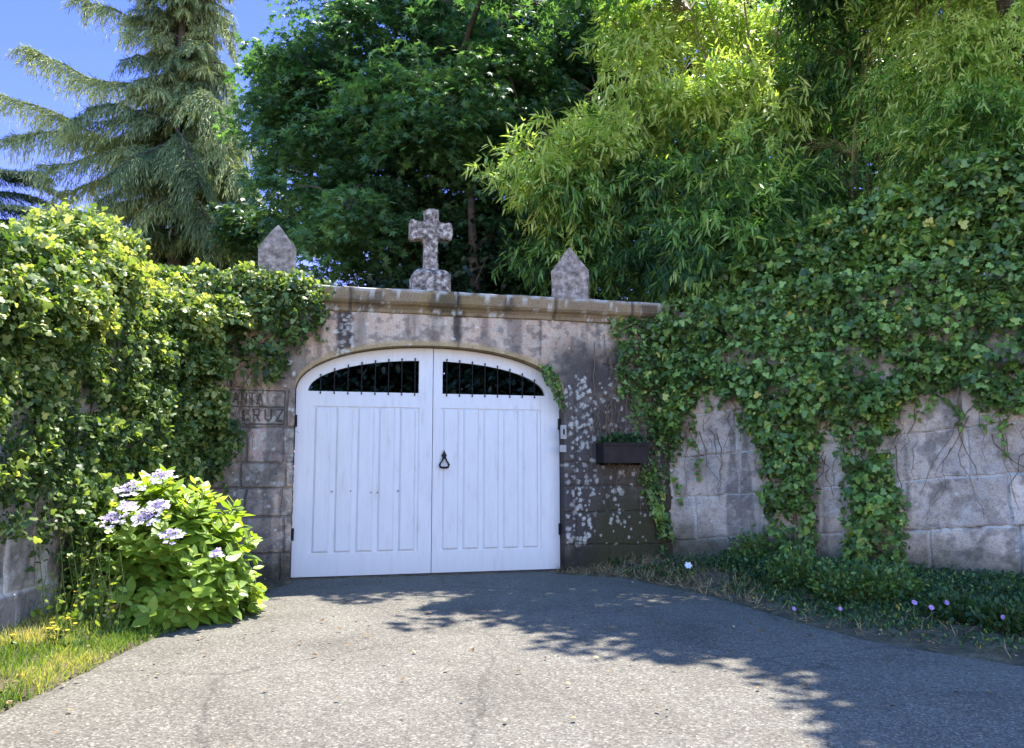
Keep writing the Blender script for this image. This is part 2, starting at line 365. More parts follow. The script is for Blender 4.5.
# ================================================================== STONE WALLS
def lichen(u, z, seed, n, ulim, zlim, r0, r1, dens=None):
    rr = np.random.default_rng(seed); m = np.zeros(u.shape)
    for k in range(n):
        a, b, r = rr.uniform(*ulim), rr.uniform(*zlim), rr.uniform(r0, r1)
        if dens is not None and rr.random() > dens(a, b): continue
        s = np.abs(u-a) < 2*r; s &= np.abs(z-b) < 2*r
        if not s.any(): continue
        d = np.hypot((u[s]-a)/rr.uniform(.7, 1.1), z[s]-b)+ (vnoise(np.stack([u[s], z[s]], -1), 60, k)-.5)*r*.8
        m[s] = np.maximum(m[s], sm(r, r*.6, d)*rr.uniform(.5, 1))
    return m
def ashlar(u, z, rows, joints, seed, tilt=0., jw=.014):
    """returns mortar mask, block id random values (n,3)"""
    P = np.stack([u, z], -1)
    uu = u+(fbm(P, 5, seed)-.5)*.04; zz = z-tilt*u+(fbm(P, 5, seed+3)-.5)*.04
    rows = np.asarray(rows); ri = np.clip(np.searchsorted(rows, zz)-1, 0, len(rows)-2)
    dzr = np.minimum(np.abs(zz-rows[ri]), np.abs(rows[ri+1]-zz)); rr = np.random.default_rng(seed)
    d = dzr.copy(); bid = np.zeros(u.shape)
    for r in range(len(rows)-1):
        js = np.asarray(joints[r]) if r < len(joints) and joints[r] is not None else np.cumsum(rr.uniform(.55, 1.1, 30))-4-rr.random()
        s = ri == r
        if not s.any(): continue
        k = np.searchsorted(js, uu[s]); ja = js[np.clip(k-1, 0, len(js)-1)]; jb = js[np.clip(k, 0, len(js)-1)]
        d[s] = np.minimum(d[s], np.minimum(np.abs(uu[s]-ja), np.abs(jb-uu[s]))); bid[s] = r*37+k
    h = np.stack([np.modf(np.abs(np.sin(bid*12.9898+c*78.2+seed)*43758.5))[0] for c in range(3)], -1)
    return sm(jw*1.5, jw*.5, d), h, d
def wall_mesh(fr, US, zb, zt, nzr, layout, wface, thick, skirt=.05):
    """front relief grid + skirt + back box, world coords"""
    US = np.asarray(US); nu = len(US); t = np.linspace(0, 1, nzr)
    zb_ = zb(US); zt_ = zt(US)
    U = np.repeat(US[None], nzr, 0); Z = zb_[None]*(1-t[:, None])+zt_[None]*t[:, None]
    c, h = layout(U, Z)
    h = h.copy()
    Wd = wface-h
    U2 = np.pad(U, 1, mode='edge'); Z2 = np.pad(Z, 1, mode='edge'); W2 = np.pad(Wd, 1, mode='edge'); C2 = np.pad(c, ((1, 1), (1, 1), (0, 0)), mode='edge')
    W2[0] += thick; W2[-1] += thick; W2[:, 0] = W2[:, 0]*0+wface+thick; W2[:, -1] = W2[:, -1]*0+wface+thick
    W2[0] = wface+thick; W2[-1] = wface+thick
    V = fr.W(U2, W2, Z2).reshape(-1, 3); idx = np.arange(U2.size).reshape(U2.shape)
    Fq = gridf(idx)
    # back face
    top = idx[-1]; bot = idx[0]
    back = np.stack([bot[:-1], top[:-1], top[1:], bot[1:]], -1)
    return V, np.vstack([Fq, back]), C2.reshape(-1, 3)
def join(parts):
    V = []; Fq = []; C = []; n = 0
    for v, f, c in parts: V.append(v); Fq.append(f+n); C.append(c); n += len(v)
    return np.vstack(V), np.vstack(Fq), np.vstack(C)
mixv = lambda a, b, m: a*(1-m[..., None])+np.asarray(b)*m[..., None]

# engraved letters: strokes in unit cells
GL = {'S': [(.9, .85, .5, 1), (.5, 1, .15, .8), (.15, .8, .3, .55), (.3, .55, .75, .45), (.75, .45, .85, .2), (.85, .2, .5, 0), (.5, 0, .1, .15)],
      'A': [(0, 0, .5, 1), (.5, 1, 1, 0), (.2, .4, .8, .4)], 'N': [(.1, 0, .1, 1), (.1, 1, .9, 0), (.9, 0, .9, 1)],
      'T': [(0, 1, 1, 1), (.5, 1, .5, 0)], 'C': [(.9, .85, .5, 1), (.5, 1, .12, .75), (.12, .75, .12, .25), (.12, .25, .5, 0), (.5, 0, .9, .15)],
      'R': [(.1, 0, .1, 1), (.1, 1, .7, 1), (.7, 1, .85, .75), (.85, .75, .7, .5), (.7, .5, .1, .5), (.4, .5, .9, 0)],
      'U': [(.1, 1, .1, .2), (.1, .2, .5, 0), (.5, 0, .9, .2), (.9, .2, .9, 1)], 'Z': [(.05, 1, .95, 1), (.95, 1, .05, 0), (.05, 0, .95, 0)]}
def seg(u, z, a, b, c, d, w):
    vx, vy = c-a, d-b; L2 = vx*vx+vy*vy
    t = np.clip(((u-a)*vx+(z-b)*vy)/L2, 0, 1); dd = np.hypot(u-a-t*vx, z-b-t*vy); return sm(w, w*.4, dd)
def text_mask(u, z, txt, u0, z0, cw, ch, gap, w):
    m = np.zeros(u.shape)
    for i, ch_ in enumerate(txt):
        for a, b, c, d in GL[ch_]:
            x = u0+i*(cw+gap); m = np.maximum(m, seg(u, z, x+a*cw, z0+b*ch, x+c*cw, z0+d*ch, w))
    return m
def gp(px, py): a, b = GF.hit(float(px), float(py), WF); return float(a), float(b)
PK0 = gp(246, 463); PK1 = gp(287, 427)       # pink block
I0 = gp(222, 423); I1 = gp(285, 391)         # inscription panel
print('pink', PK0, PK1, 'insc', I0, I1)
rowsG = [-.1, .34, .78, 1.12, PK0[1], PK1[1], I1[1]+.03, 2.75, cbot+.3]
rowsG = sorted(rowsG)
def gate_layout(u, z):
    P = np.stack([u, z], -1)
    arcz = arch(u)
    jn = [None]*len(rowsG)
    for i in range(len(rowsG)-1):
        zc0 = (rowsG[i]+rowsG[i+1])/2
        if zc0 < I1[1]: 
            off = .1*(i % 2)
            jn[i] = [-4, -3.1+off*2, PK0[0]-off*.6, -HW-.13+off*.4, HW+.16, HW+.62-off*2, HW+1.3, 4]
        else: jn[i] = [-4, -2.95, -2.5+.2*(i % 2), -1.22, .29, 1.42+.1*(i % 2), 2.25, 4]
    mort, h, d = ashlar(u, z, rowsG, jn, 5)
    up = sm(I1[1]-.05, I1[1]+.05, z)
    # no horizontal joints in the big lintel stones
    rd = np.minimum.reduce([np.abs(z-r) for r in rowsG if r > I1[1]+.1]); lint = up*(np.abs(u) < 2.3)
    vert = np.minimum.reduce([np.abs(u+(fbm(P, 5, 5)-.5)*.04-j) for j in (-1.22, .29, 1.42)])
    mort = mort*(1-lint)+lint*sm(.02, .006, vert)
    base = np.array([.42, .32, .245]); base = base*(0.78+.45*h[..., :1]) + (h[..., 1:2]-.5)*np.array([.05, -.005, -.01])
    c = np.broadcast_to(base, u.shape+(3,)).copy()
    c = mixv(c, (.54, .40, .295), lint*.8)
    big = fbm(P, 1.7, 8); c *= (.72+.56*big)[..., None]
    pk = sm(-.02, .02, np.minimum(np.minimum(u-PK0[0], PK1[0]-u), np.minimum(z-PK0[1], PK1[1]-z))); c = mixv(c, (.47, .315, .29), pk*.8)
    pk2 = sm(-.02, .02, np.minimum(np.minimum(u-I0[0]-.35, I1[0]-u), np.minimum(z-I0[1], I1[1]-z))); c = mixv(c, (.42, .31, .28), pk2*.6)
    # grey-green lichen bloom and black weathering
    k = sm(.40, .72, fbm(P, 5, 12)); c = mixv(c, (.40, .38, .31), k*.45)
    k2 = sm(.50, .68, fbm(P, 15, 24, 3)); c = mixv(c, (.50, .48, .42), k2*.6*(.3+.7*sm(-1.5, -1.8, u)+.2*up)); k3 = sm(.48, .70, fbm(P, 13, 25, 3)); c = mixv(c, (.09, .08, .075), k3*.55)
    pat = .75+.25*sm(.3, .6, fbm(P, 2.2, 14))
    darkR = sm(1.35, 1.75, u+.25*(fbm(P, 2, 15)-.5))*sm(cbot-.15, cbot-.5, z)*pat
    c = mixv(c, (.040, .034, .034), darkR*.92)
    dl_ = sm(.8, 1.3, u)*sm(3.2, 2.9, z)*sm(.38, .55, fbm(P, 3, 16)); c = mixv(c, (.065, .055, .052), dl_*.9)
    st = fbm(np.stack([u*7, z*.8], -1), 1, 17); c = mixv(c, (.09, .08, .075), sm(.44, .68, st)*.6)
    for a, wd, lo in ((.27, .075, zc_+.02), (-1.17, .13, 2.3)):
        s = sm(wd, wd*.55, np.abs(u-a+(fbm(P, 6, 18)-.5)*.08))*sm(lo-.1, lo+.1, z); c = mixv(c, (.035, .03, .033), s*.88)
    dark_l = sm(-1.95, -2.2, u)*sm(1.6, 1.2, z)*.6; c = mixv(c, (.09, .085, .09), dark_l)
    moss = sm(.62, .12, z+.35*(fbm(P, 3, 19)-.5)); c = mixv(c, (.028, .025, .017), moss*.85)
    mossr = sm(1.5, .6, z+.3*(fbm(P, 4, 27)-.5))*sm(1.9, 2.35, u)*.9; c = mixv(c, (.045, .043, .02), mossr)
    ed = sm(.09, .03, z-arcz+.03*(fbm(P, 8, 23)-.5))*(np.abs(u) < HW); c = mixv(c, (.40, .29, .14), ed*.8)
    li = lichen(u, z, 2, 1200, (HW+.02, 3.2), (.35, 2.6), .010, .042, lambda a, b: (.85 if a < HW+.35 else .42 if a < HW+.85 else .2)*(.3+.7*vnoise(np.array([[a, b]]), 3, 4)[0]))
    li = np.maximum(li, lichen(u, z, 3, 500, (-3, HW*1.05), (.3, 3.4), .01, .035, lambda a, b: .8 if a < -HW else .22))
    li = np.maximum(li, lichen(u, z, 4, 60, (-1.28, -1.05), (2.6, 3.3), .015, .035))
    c = mixv(c, (.62, .61, .55), np.clip(li, 0, 1)*.8*(.45+.75*fbm(P, 22, 29)))
    hh = .010*(fbm(P, 6, 20)-.5)*2 - mort*.016*(1-lint*.6) - .004*sm(.06, .0, d)
    c = mixv(c, (.07, .06, .05), mort*.5*(.4+.9*sm(.35, .6, fbm(P, 4, 26))))
    # inscription frame and letters
    fw = .008; tm = np.zeros(u.shape)
    for a, b, e, f_ in ((I0[0]-.1, I1[1], I1[0], I1[1]), (I1[0], I1[1], I1[0], I0[1]), (I0[0]-.1, I0[1]-.01, I1[0], I0[1]-.01), (I0[0]-.2, (I0[1]+I1[1])/2, I1[0], (I0[1]+I1[1])/2)):
        tm = np.maximum(tm, seg(u, z, a, b, e, f_, fw*1.3))
    hc = (I1[1]-I0[1])/2
    tm2 = text_mask(u, z, 'SANTA', I0[0]+.02, I0[1]+hc+.035, .065, hc-.07, .028, .0125)
    tm2 = np.maximum(tm2, text_mask(u, z, 'CRUZ', I0[0]+.22, I0[1]+.03, .085, hc-.06, .048, .0125))
    tm = np.maximum(tm, tm2); c = mixv(c, (.045, .04, .04), tm*.85); hh = hh-tm*.010
    hh += np.clip(li, 0, 1)*.002
    return np.clip(c, 0, 1), hh
wall_root = thing('gate_wall', 'weathered granite wall with arched opening around the white gate', 'wall', GF.W(0, 0, 0))
wtop = cbot+.03
th = np.linspace(0, np.pi, 190); uc = -np.cos(th)*HW
one = lambda f: (lambda u: np.full_like(u, f))
parts = [wall_mesh(GF, np.linspace(-3.05, -HW, 150), one(-.15), one(wtop), 380, gate_layout, WF, .6),
         wall_mesh(GF, uc, arch, one(wtop), 110, gate_layout, WF, .6),
         wall_mesh(GF, np.linspace(HW, 3.3, 190), one(-.15), one(wtop), 380, gate_layout, WF, .6)]
V, Fq, C = join(parts)
mk('masonry', V, Fq, M['stone'], wall_root, vcol=C, smooth=False)
# the coping: moulded profile swept along the wall
def sweep(fr, us, prof, layout):
    U = np.repeat(np.asarray(us)[:, None], len(prof), 1); Wp = np.array([p[0] for p in prof]); Zp = np.array([p[1] for p in prof])
    P3 = np.stack([U, Wp[None]+0*U, Zp[None]+0*U], -1)
    jl = np.min(np.abs(np.asarray(us)[:, None]-np.array([-2.4, -1.1, .27, 1.6, 2.7])[None]), 1)
    n = (fbm(P3, 5, 40)-.5)*.035 ; out = np.sign(np.array([p[0] for p in prof])-.1)
    Wn = Wp[None]+n*out[None] + sm(.02, .0, jl)[:, None]*.02*(-out[None]); Zn = Zp[None]+(fbm(P3, 4, 44)-.5)*.025
    V = fr.W(U, Wn, Zn).reshape(-1, 3); idx = np.arange(U.size).reshape(U.shape); idx = np.concatenate([idx, idx[:, :1]], 1)
    c = layout(P3, jl)
    Fq = gridf(idx); 
    V2 = V; caps = [idx[0, :-1][::-1], idx[-1, :-1]]
    return V2, [Fq, np.array([caps[0]]), np.array([caps[1]])], c.reshape(-1, 3)
def cop_col(P3, jl):
    c = np.broadcast_to(np.array([.24, .18, .11]), P3.shape).copy()
    c *= (.6+.8*fbm(P3, 3, 50))[..., None]
    c = mixv(c, (.20, .15, .06), sm(.45, .65, fbm(P3, 2, 51))*.6)
    c = mixv(c, (.045, .04, .035), sm(.52, .62, fbm(P3, 4, 52))*.6)
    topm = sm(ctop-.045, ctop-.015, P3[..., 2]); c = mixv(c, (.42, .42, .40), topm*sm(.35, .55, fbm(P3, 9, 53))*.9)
    c = mixv(c, (.50, .50, .46), sm(.62, .68, fbm(P3, 14, 54))*.7)
    c = mixv(c, (.05, .045, .04), sm(.03, .01, jl)[:, None]*.7)
    return np.clip(c, 0, 1)
f0 = WF
prof = [(f0+.01, cbot-.02), (f0-.025, cbot), (f0-.03, cbot+.04), (f0-.06, cbot+.075), (f0-.105, cbot+.10), (f0-.13, cbot+.13), (f0-.135, ctop-.06), (f0-.13, ctop-.015), (f0-.10, ctop),
        (f0+.2, ctop+.02), (f0+.5, ctop), (f0+.7, ctop-.03), (f0+.7, cbot), (f0+.5, cbot-.01)]
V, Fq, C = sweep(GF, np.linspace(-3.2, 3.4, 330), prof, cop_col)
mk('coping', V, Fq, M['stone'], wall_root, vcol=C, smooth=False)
# stone threshold
mb = MB(); mb.box(GF, -HW+.02, HW-.02, -.03, .35, -.1, .018, .008); mb.build('threshold', M['soil'], wall_root)

# right retaining wall
ru = lambda px, py: tuple(float(v) for v in RF.hit(float(px), float(py), 0))
def rect_layout(rows, seed, tilt, base, moss_z, jl):
    def lay(u, z):
        P = np.stack([u, z], -1)
        mort, h, d = ashlar(u, z, rows, [None]*len(rows), seed, tilt, .013)
        c = np.array(base)*(.80+.4*h[..., :1])+(h[..., 1:2]-.5)*np.array([.03, .0, -.005]); c = c.copy()
        c *= (.68+.62*fbm(P, 1.6, seed+1))[..., None]
        c = mixv(c, (.40, .395, .38), sm(.5, .64, fbm(P, 4, seed+2))*.45)
        st = fbm(np.stack([u*6, z*.7], -1), 1, seed+5); c = mixv(c, (.07, .065, .065), sm(.56, .66, st)*.55)
        c = mixv(c, (.12, .105, .10), sm(.50, .62, fbm(P, 2.4, seed+6))*.32); c = mixv(c, (.10, .09, .085), sm(.56, .64, fbm(P, 14, seed+16, 3))*.28); c = mixv(c, (.62, .59, .54), sm(.57, .64, fbm(P, 17, seed+17, 3))*.25)
        bl = .6*sm(.56, .68, fbm(P, 7, seed+7))*sm(.5, .6, fbm(P, 1.2, seed+8)); c = mixv(c, (.04, .037, .04), bl*.7)
        hh = .018*(fbm(P, 3.5, seed+9)-.5)*2 - mort*.016 + (h[..., 2]-.5)*.03
        pm = mort*sm(.30, .42, fbm(P, 3, seed+10)); c = mixv(c, (.55, .53, .50), pm*.8); c = mixv(c, (.06, .055, .05), (mort-pm)*.6)
        moss = sm(moss_z, moss_z-.5, z+.4*(fbm(P, 3, seed+11)-.5)); c = mixv(c, (.045, .045, .022), moss*.8)
        li = lichen(u, z, seed+12, 130, (0, 9), (.4, 3.0), .012, .035); c = mixv(c, (.55, .55, .52), li*.75)
        return np.clip(c, 0, 1), hh
    return lay
zz0 = ru(960, 424)[1]; 
rowsR = [-.8, .10, .72, 1.2, 1.70, 2.28, 2.85, 3.5, 4.2]
pa = ru(904, 434); pb = ru(1024, 414); pc = ru(900, 531); pd = ru(1020, 533); pe = ru(895, 482); pf = ru(1024, 473)
print('right courses', pa, pb, pe, pf, pc, pd, ru(707, 453), ru(765, 448), ru(700, 417))
tilt = ((pb[1]-pa[1])/(pb[0]-pa[0])+(pf[1]-pe[1])/(pf[0]-pe[0])+(pd[1]-pc[1])/(pd[0]-pc[0]))/3
off = [p[1]-tilt*p[0] for p in (pc, pe, pa)]; print('tilt', tilt, off)
stp = (off[2]-off[0])/2
rowsR = [off[0]-stp*4, off[0]-stp*3, off[0]-stp*2, off[0]-stp, off[0], off[1], off[2], off[2]+stp, off[2]+2*stp, off[2]+3*stp, off[2]+4*stp, off[2]+5*stp]
rr_root = thing('retaining_wall', 'grey granite block wall half covered by ivy right of the gate', 'wall', RF.W(3, 0, 0))
V, Fq, C = wall_mesh(RF, np.linspace(-.1, 9.5, 620), one(-.2), lambda u: 3.35+.0*u, 230, rect_layout(rowsR, 61, tilt, (.54, .455, .38), .75, 0), 0, .5)
mk('masonry', V, Fq, M['stone'], rr_root, vcol=C)
mb = MB(); mb.box(RF, -.1, 9.5, -.05, .55, 3.36, 3.5, .02); mb.build('coping', M['pinnacle_stone'], rr_root)
lr_root = thing('boundary_wall', 'rough grey stone wall under ivy left of the hydrangea', 'wall', LF.W(3, 0, 0))
V, Fq, C = wall_mesh(LF, np.linspace(0, 8.3, 300), one(-.2), one(3.0), 120, rect_layout([-.5, .0, .42, .95, 1.5, 2.1, 2.6, 3.2], 71, 0, (.42, .37, .31), .10, 0), 0, .5)
mk('masonry', V, Fq, M['stone'], lr_root, vcol=C)

# ================================================================== PINNACLES AND CROSS
def roughen(V, a=.012, s=9, seed=0): return V+(np.stack([fbm(V, s, seed), fbm(V, s, seed+5), fbm(V, s, seed+9)], -1)-.5)*2*a
def bm_to(name, bm, fr, mat, parent, cuts=3, a=.012, seed=0, smooth=False):
    bmesh.ops.subdivide_edges(bm, edges=bm.edges[:], cuts=cuts, use_grid_fill=True)
    mb = MB(); mb.bm(bm, fr); V = roughen(mb.V[0], a, 9, seed)
    return mk(name, V, [np.array(f) for f in mb.F.values()], mat, parent, smooth=smooth)
def wall_u(px, w): # u on the gate wall for a pixel column near the coping
    return float(GF.hit(float(px), 285., w)[0])
def pinnacle(pxl, pxr, y_sh, y_ap, label, seed, rot=0.0, dep=.40):
    w = .07; ul, ur = wall_u(pxl, w), wall_u(pxr, w); uc_ = (ul+ur)/2; hw = (ur-ul)/2; 
    zsh = float(GF.hit((pxl+pxr)/2., float(y_sh), w-.15)[1]); zap = float(GF.hit((pxl+pxr)/2., float(y_ap), w)[1])
    base = GF.W(uc_, w, ctop)
    root = thing('pinnacle', label, 'pinnacle', base, 'stone pinnacles on the gate wall')
    fr = Frame(base[0], base[1], GA+rot)
    bm = bmesh.new(); vs = []
    for z, k in ((ctop-.01, .96), (zsh, 1.0)):
        for a, b in ((-1, -1), (1, -1), (1, 1), (-1, 1)): vs.append(bm.verts.new((a*hw*k, b*dep/2*k, z)))
    for j in range(4): bm.faces.new((vs[j], vs[(j+1) % 4], vs[4+(j+1) % 4], vs[4+j]))
    bm.faces.new((vs[3], vs[2], vs[1], vs[0])); 
    bmesh.ops.subdivide_edges(bm, edges=bm.edges[:], cuts=5, use_grid_fill=True)
    mb = MB(); mb.bm(bm, fr); V = roughen(mb.V[0], .012, 9, seed)
    mk('shaft', V, [np.array(f) for f in mb.F.values()], M['pinnacle_stone'], root)
    bm = bmesh.new(); vs = []
    for z, k in ((zsh-.004, 1.0), (zsh+(zap-zsh)*1.0, .03)):
        for a, b in ((-1, -1), (1, -1), (1, 1), (-1, 1)): vs.append(bm.verts.new((a*hw*k, b*dep/2*k-(dep*.36 if k < .5 else 0), z)))
    for j in range(4): bm.faces.new((vs[j], vs[(j+1) % 4], vs[4+(j+1) % 4], vs[4+j]))
    bm.faces.new(vs[4:]); 
    bmesh.ops.subdivide_edges(bm, edges=bm.edges[:], cuts=5, use_grid_fill=True)
    mb = MB(); mb.bm(bm, fr); V = roughen(mb.V[0], .012, 9, seed)
    mk('pyramid_cap', V, [np.array(f) for f in mb.F.values()], M['pinnacle_stone'], root)
pinnacle(257, 295, 248, 228, 'pointed granite pinnacle rising out of the ivy left of the cross', 1, .05)
pinnacle(553, 588, 271, 250, 'pointed granite pinnacle on the bare coping right of the cross', 2, -.38, .36)
cw = .05; cu = wall_u(430, cw)
zpx = lambda y: float(GF.hit(430., float(y), cw-.06)[1])
croot = thing('stone_cross', 'lichen covered stone cross standing on the coping above the gate', 'cross', GF.W(cu, cw, ctop))
def loft_block(sections, fr, uo, wo, name, mat, parent, seed):
    bm = bmesh.new(); rings = []
    for z, hx, hy in sections:
        rings.append([bm.verts.new((uo+a*hx, wo+b*hy, z)) for a, b in ((-1, -1), (1, -1), (1, 1), (-1, 1))])
    for i in range(len(rings)-1):
        for j in range(4): bm.faces.new((rings[i][j], rings[i][(j+1) % 4], rings[i+1][(j+1) % 4], rings[i+1][j]))
    bm.faces.new(rings[0][::-1]); bm.faces.new(rings[-1])
    bmesh.ops.bevel(bm, geom=bm.edges[:], offset=.012, segments=1, affect='EDGES')
    return bm_to(name, bm, fr, mat, parent, 3, .012, seed)
loft_block([(ctop-.01, .255, .2), (zpx(275.5), .25, .2), (zpx(270.5), .17, .14)], GF, cu, cw, 'pedestal', M['lichen_stone'], croot, 3)
# cross outline with flared ends, extruded
k = .0131
a0, a1, a2 = zpx(272), zpx(239), zpx(222); top = zpx(209)
ol = [(-.098, a0), (.098, a0), (.085, a1-.02), (.10, a1), (.20, a1+.01), (.27, a1-.01), (.29, a1+.06), (.28, a2-.01), (.25, a2+.01), (.20, a2-.01), (.10, a2), (.095, top-.09), (.105, top-.02), (.06, top+.01), (-.05, top), (-.10, top-.02), (-.09, top-.1), (-.09, a2), (-.20, a2), (-.26, a2+.03), (-.29, a2), (-.285, a1+.0), (-.24, a1-.02), (-.12, a1+.0), (-.083, a1-.03)]
bm = bmesh.new(); fc = bm.faces.new([bm.verts.new((cu+x, cw-.085, z)) for x, z in ol])
r = bmesh.ops.extrude_face_region(bm, geom=[fc]); bmesh.ops.translate(bm, vec=(0, .17, 0), verts=[v for v in r['geom'] if isinstance(v, bmesh.types.BMVert)])
bmesh.ops.recalc_face_normals(bm, faces=bm.faces[:]); bmesh.ops.bevel(bm, geom=[e for e in bm.edges], offset=.014, segments=2, affect='EDGES')
bmesh.ops.triangulate(bm, faces=bm.faces[:]); bmesh.ops.subdivide_edges(bm, edges=bm.edges[:], cuts=2, use_grid_fill=False)
mb = MB(); mb.bm(bm, GF); mk('cross_shaft', roughen(mb.V[0], .010, 10, 7), [np.array(f) for f in mb.F.values()], M['lichen_stone'], croot)

# ================================================================== GATE LEAVES
HL = HW-.012
def archg(u): return zs_-.0 + (rise-.012)*np.sqrt(np.clip(1-(np.abs(u)/HL)**2.15, 0, 1))
wi0, wi1 = .185, 1.50; wr = float(GF.hit(433., 361.)[1])-zw_
def wtopf(t): return zw_ + wr*np.sqrt(np.clip(1-(t/wi1)**2.1, 0, 1))
fz0 = float(GF.hit(433., 551.)[1]); fz1 = float(GF.hit(433., 408.)[1]); ft0, ft1 = .17, 1.46
def gate_leaf(s, label):
    wi0, wi1, ft0, ft1 = (.185, 1.585, .175, 1.53) if s < 0 else (.125, 1.53, .10, 1.47)
    wtopf = lambda t: zw_ + wr*np.sqrt(np.clip(1-(t/wi1)**2.1, 0, 1))
    root = thing('gate_leaf', label, 'gate', GF.W(s*HW*.97, .03, .03), 'two leaves of the white gate')
    th = np.linspace(0, 1, 80)
    ts = sorted(set([.004, wi0, ft0, ft1, wi1, HL] + list(np.round(HL*np.sin(th*np.pi/2), 4)) + list(np.round(wi1*np.sin(th*np.pi/2), 4))))
    ts = [t_ for t_ in ts if .004 <= t_ <= HL]
    tt = [ts[0]]
    for t_ in ts[1:]:
        if t_-tt[-1] > .0015 or t_ in (wi0, ft0, ft1, wi1, HL):
            if t_-tt[-1] <= .0015 and tt[-1] not in (wi0, ft0, ft1, wi1): tt[-1] = t_
            elif t_-tt[-1] > 1e-6: tt.append(t_)
    ts = tt
    bm = bmesh.new(); cache = {}
    def vv(t_, z):
        k = (round(t_, 5), round(float(z), 5))
        if k not in cache: cache[k] = bm.verts.new((s*t_, 0, float(z)))
        return cache[k]
    faces = []
    def cell(ta, tb, za, zb, zc2, zd):
        v = []; 
        for x in (vv(ta, za), vv(tb, zb), vv(tb, zc2), vv(ta, zd)):
            if x not in v: v.append(x)
        if len(v) >= 3:
            try: faces.append(bm.faces.new(v))
            except ValueError: pass
    for ta, tb in zip(ts[:-1], ts[1:]):
        tm = (ta+tb)/2
        lv = [.03, fz0, fz1, zw_]
        cell(ta, tb, .03, .03, fz0, fz0)
        if not (ft0 < tm < ft1): cell(ta, tb, fz0, fz0, fz1, fz1)
        aT, bT = float(archg(ta)), float(archg(tb))
        zlow = zw_-.0005
        cell(ta, tb, fz1, fz1, zlow, zlow)
        if wi0 < tm < wi1: cell(ta, tb, max(wtopf(ta), zlow), max(wtopf(tb), zlow), max(bT, zlow), max(aT, zlow))
        else: cell(ta, tb, zlow, zlow, max(bT, zlow), max(aT, zlow))
    r = bmesh.ops.extrude_face_region(bm, geom=faces); bmesh.ops.translate(bm, vec=(0, .055, 0), verts=[v for v in r['geom'] if isinstance(v, bmesh.types.BMVert)])
    bmesh.ops.recalc_face_normals(bm, faces=bm.faces[:])
    mb = MB(); mb.bm(bm, GF); mb.build('frame', M['white_paint'], root)
    # back panel and five raised boards
    mb = MB(); a, b = sorted((s*(ft0-.02), s*(ft1+.02))); mb.box(GF, a, b, .016, .052, fz0-.02, fz1+.02); mb.build('back_panel', M['white_paint'], root)
    bw = (ft1-ft0-.02)/5
    for i in range(5):
        t0 = ft0+.01+i*bw; ua, ub = sorted((s*(t0+.030), s*(t0+bw-.030)))
        bm = bmesh.new(); z0, z1 = fz0+.012, fz1-.010; ch = .022
        lo = [bm.verts.new(p) for p in ((ua, .017, z0), (ub, .017, z0), (ub, .017, z1), (ua, .017, z1))]
        md = [bm.verts.new(p) for p in ((ua, .011, z0), (ub, .011, z0), (ub, .011, z1), (ua, .011, z1))]
        hi = [bm.verts.new(p) for p in ((ua+ch, -.004, z0+ch), (ub-ch, -.004, z0+ch), (ub-ch, -.004, z1-ch), (ua+ch, -.004, z1-ch))]
        for q in range(4):
            w_ = (q+1) % 4; bm.faces.new((lo[q], lo[w_], md[w_], md[q])); bm.faces.new((md[q], md[w_], hi[w_], hi[q]))
        bm.faces.new(hi)
        mb = MB(); mb.bm(bm, GF); mb.build('board', M['white_paint'], root)
    # iron bars
    for i in range(8):
        t_ = wi0+.055+i*(wi1-.15-wi0-.055)/7
        mb = MB(); zt_ = float(wtopf(t_))+.028
        mb.tube(GF.W(np.full(2, s*t_), np.full(2, -.012), np.array([zw_-.03, zt_])), .006, 8)
        mb.box(GF, s*t_-.009, s*t_+.009, -.020, -.002, zt_-.016, zt_+.004, .002); mb.box(GF, s*t_-.009, s*t_+.009, -.018, -.002, zw_-.034, zw_-.018, .002)
        mb.build('iron_bar', M['iron'], root)
    for z in (.55, 1.95):
        mb = MB(); t_ = HL-.002; a, b = sorted((s*(t_-.02), s*(t_+.012))); mb.box(GF, a, b, -.03, -.002, z-.075, z+.075, .004)
        mb.tube(GF.W(np.full(2, s*t_), np.full(2, -.032), np.array([z-.06, z+.06])), .011, 8); mb.build('hinge', M['iron'], root)
    return root
gl = gate_leaf(-1, 'left leaf of the white wooden gate, without a handle')
gr = gate_leaf(1, 'right leaf of the white wooden gate, carrying the iron knocker')
# rusty nail heads on the left leaf
for px, py in ((332, 491.5), (350.5, 491), (371, 492.5), (377.5, 492.5), (398, 491)):
    u_, z_ = GF.hit(px, py, 0); mb = MB(); c = GF.W(u_, 0, z_)
    mb.tube(GF.W(np.full(3, u_), np.array([.02, -.006, -.009]), np.full(3, z_)), [.009, .009, .004], 8); mb.build('nail_head', M['rust'], gl)
# cover strip at the meeting of the leaves (belongs to the right leaf)
mb = MB(); mb.box(GF, .004, .022, -.008, .0, .04, zc_-.03, .002); mb.build('meeting_bead', M['white_paint'], gr)
